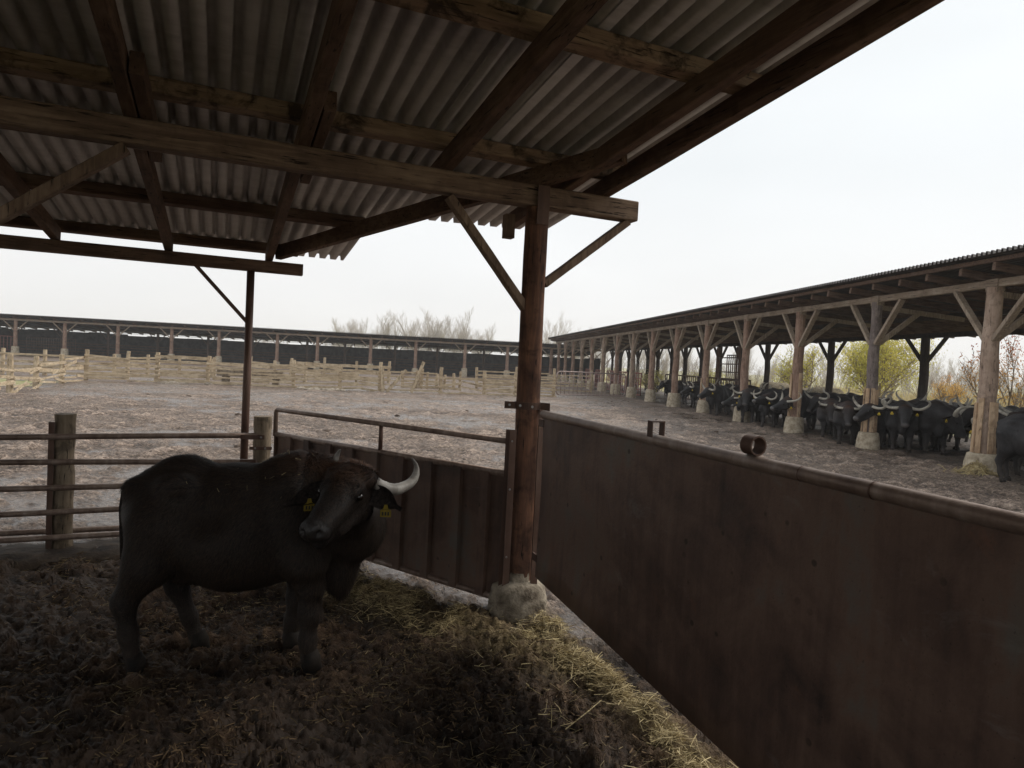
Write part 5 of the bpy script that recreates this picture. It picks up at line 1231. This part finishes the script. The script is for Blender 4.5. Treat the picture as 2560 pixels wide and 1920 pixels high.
leafy('leafy_shrub', (27.9, 43.0, 0), 2.9, .8, 4, 1800, .12, M_orange, 'sparse orange brown shrub at the right foot of the big willow', 7, 'shrub', jit=.1, lv=2)
leafy('autumn_shrub', (16.7, 22.6, 0), 4.3, .5, 5, 2100, .10, M_orange, 'shrub with orange leaves and crimson top at the right edge of the photo', 8, 'shrub', droop=.2, jit=.10, lv=2, nch=(10, 6), up_=.5, tr_=.035)
leafy('autumn_shrub', (15.0, 23.0, 0), 1.9, .55, 3, 260, .09, M_yel, 'small shrub with few yellow leaves left of the nearest round post', 9, 'shrub', droop=.2, jit=.06, lv=2, nch=(6, 4), tr_=.02)
leafy('leafy_shrub', (14.1, 47.5, 0), 2.6, .7, 4, 1500, .13, M_yel, 'pale yellow green bush behind the steel frame of the right barn', 12, 'shrub', jit=.2, lv=2)
leafy('leafy_shrub', (10.2, 49, 0), 2.0, .7, 3, 900, .13, M_yel, 'small yellowish bush behind the dark railing of the right barn', 13, 'shrub', jit=.2, lv=2)
# tall dry grass edge beyond the barn
n = 26000; gx = _r.uniform(9, 70, n); gy = _r.uniform(34, 90, n); kk = (gx*RB.v[0]*1 > -99) & (((gx-RB.o[0])*RB.v[0]+(gy-RB.o[1])*RB.v[1]) > 8.5); gx = gx[kk]; gy = gy[kk]; n = len(gx)
hgt = _r.uniform(.25, 1.0, n)*np.clip(fbm(gx*.12, gy*.12, 2)*2.4-.4, .25, 1.3); lean = _r.normal(0, .18, (n, 2)); w = .03
V = np.stack([np.stack([gx-w, gy, gx*0-.05], 1), np.stack([gx+w, gy, gx*0-.05], 1), np.stack([gx+lean[:, 0]*hgt, gy+lean[:, 1]*hgt, hgt], 1)], 1).reshape(-1, 3)
o = np_mesh('dry_grass', V, np.arange(n)[:, None]*3+[0, 1, 2], M_straw, None, False, {'tint': np.repeat(np.stack([_r.uniform(.5, 1, n)]*3, 1), 3, 0)}); tag(o, kind='stuff')

# ------------------------------------------------------------------ haze
hz = MB(); hz.box((-420, -60, -1.2), (420, 420, 13.5)); ho = hz.build('haze', None); tag(ho, kind='stuff')
hm = bpy.data.materials.new('pale_haze'); hm.use_nodes = True; t = hm.node_tree; t.nodes.clear(); ou = t.nodes.new('ShaderNodeOutputMaterial'); pv = t.nodes.new('ShaderNodeVolumePrincipled')
pv.inputs['Color'].default_value = (.97, .97, .98, 1); pv.inputs['Density'].default_value = .0009; pv.inputs['Anisotropy'].default_value = .2; t.links.new(pv.outputs[0], ou.inputs['Volume']); ho.data.materials.append(hm)
# small heap of straw at the foot of the nearest barn post
fp = RB.p(-.35, -.42, 0); n = 700; a = _r.uniform(0, 6.28, n); rr_ = np.abs(_r.normal(0, .17, n)); sx_, sy_ = fp[0]+rr_*np.cos(a)*1.2, fp[1]+rr_*np.sin(a)
o = straw('straw_heap', sx_, sy_, _r.uniform(.1, .3, n), _r, lift=.01, tintb=(.2, .8), width=.006, tilt=.4, zadd=0.0)
me = o.data; co = np.empty(len(me.vertices)*3, np.float32); me.vertices.foreach_get('co', co); co = co.reshape(-1, 3); co[:, 2] += .17*np.exp(-((co[:, 0]-fp[0])**2+(co[:, 1]-fp[1])**2)/.05); me.vertices.foreach_set('co', co.ravel()); tag(o, kind='stuff')
# low trodden lumps of dung in the yard
for i in range(20):
    rr = random.Random(700+i); Y_ = rr.uniform(7, 28); X_ = rr.uniform(-.55, .42)*Y_; s_ = rr.uniform(.06, .14)
    if (X_-SH.o[0])*SH.v[0]+(Y_-SH.o[1])*SH.v[1] < 3.4: continue
    if (X_-RB.o[0])*RB.v[0]+(Y_-RB.o[1])*RB.v[1] > -1.2: continue
    z = float(gheight(np.array([X_]), np.array([Y_]))[0]); m = MB(); m.tube([(0, 0, -.04), (0, 0, s_*.18), (rr.uniform(-.2, .2)*s_, 0, s_*.42)], [s_*1.1, s_*.9, s_*.35], 9, wob=.22); o = m.build('dung_lump', M_lump, smooth=True); o.location = (X_, Y_, z); o.rotation_euler = (0, 0, rr.uniform(0, 6))
    tag(o, 'dark lump of dung trodden into the open muddy yard', 'dung', 'dung lumps in the yard')
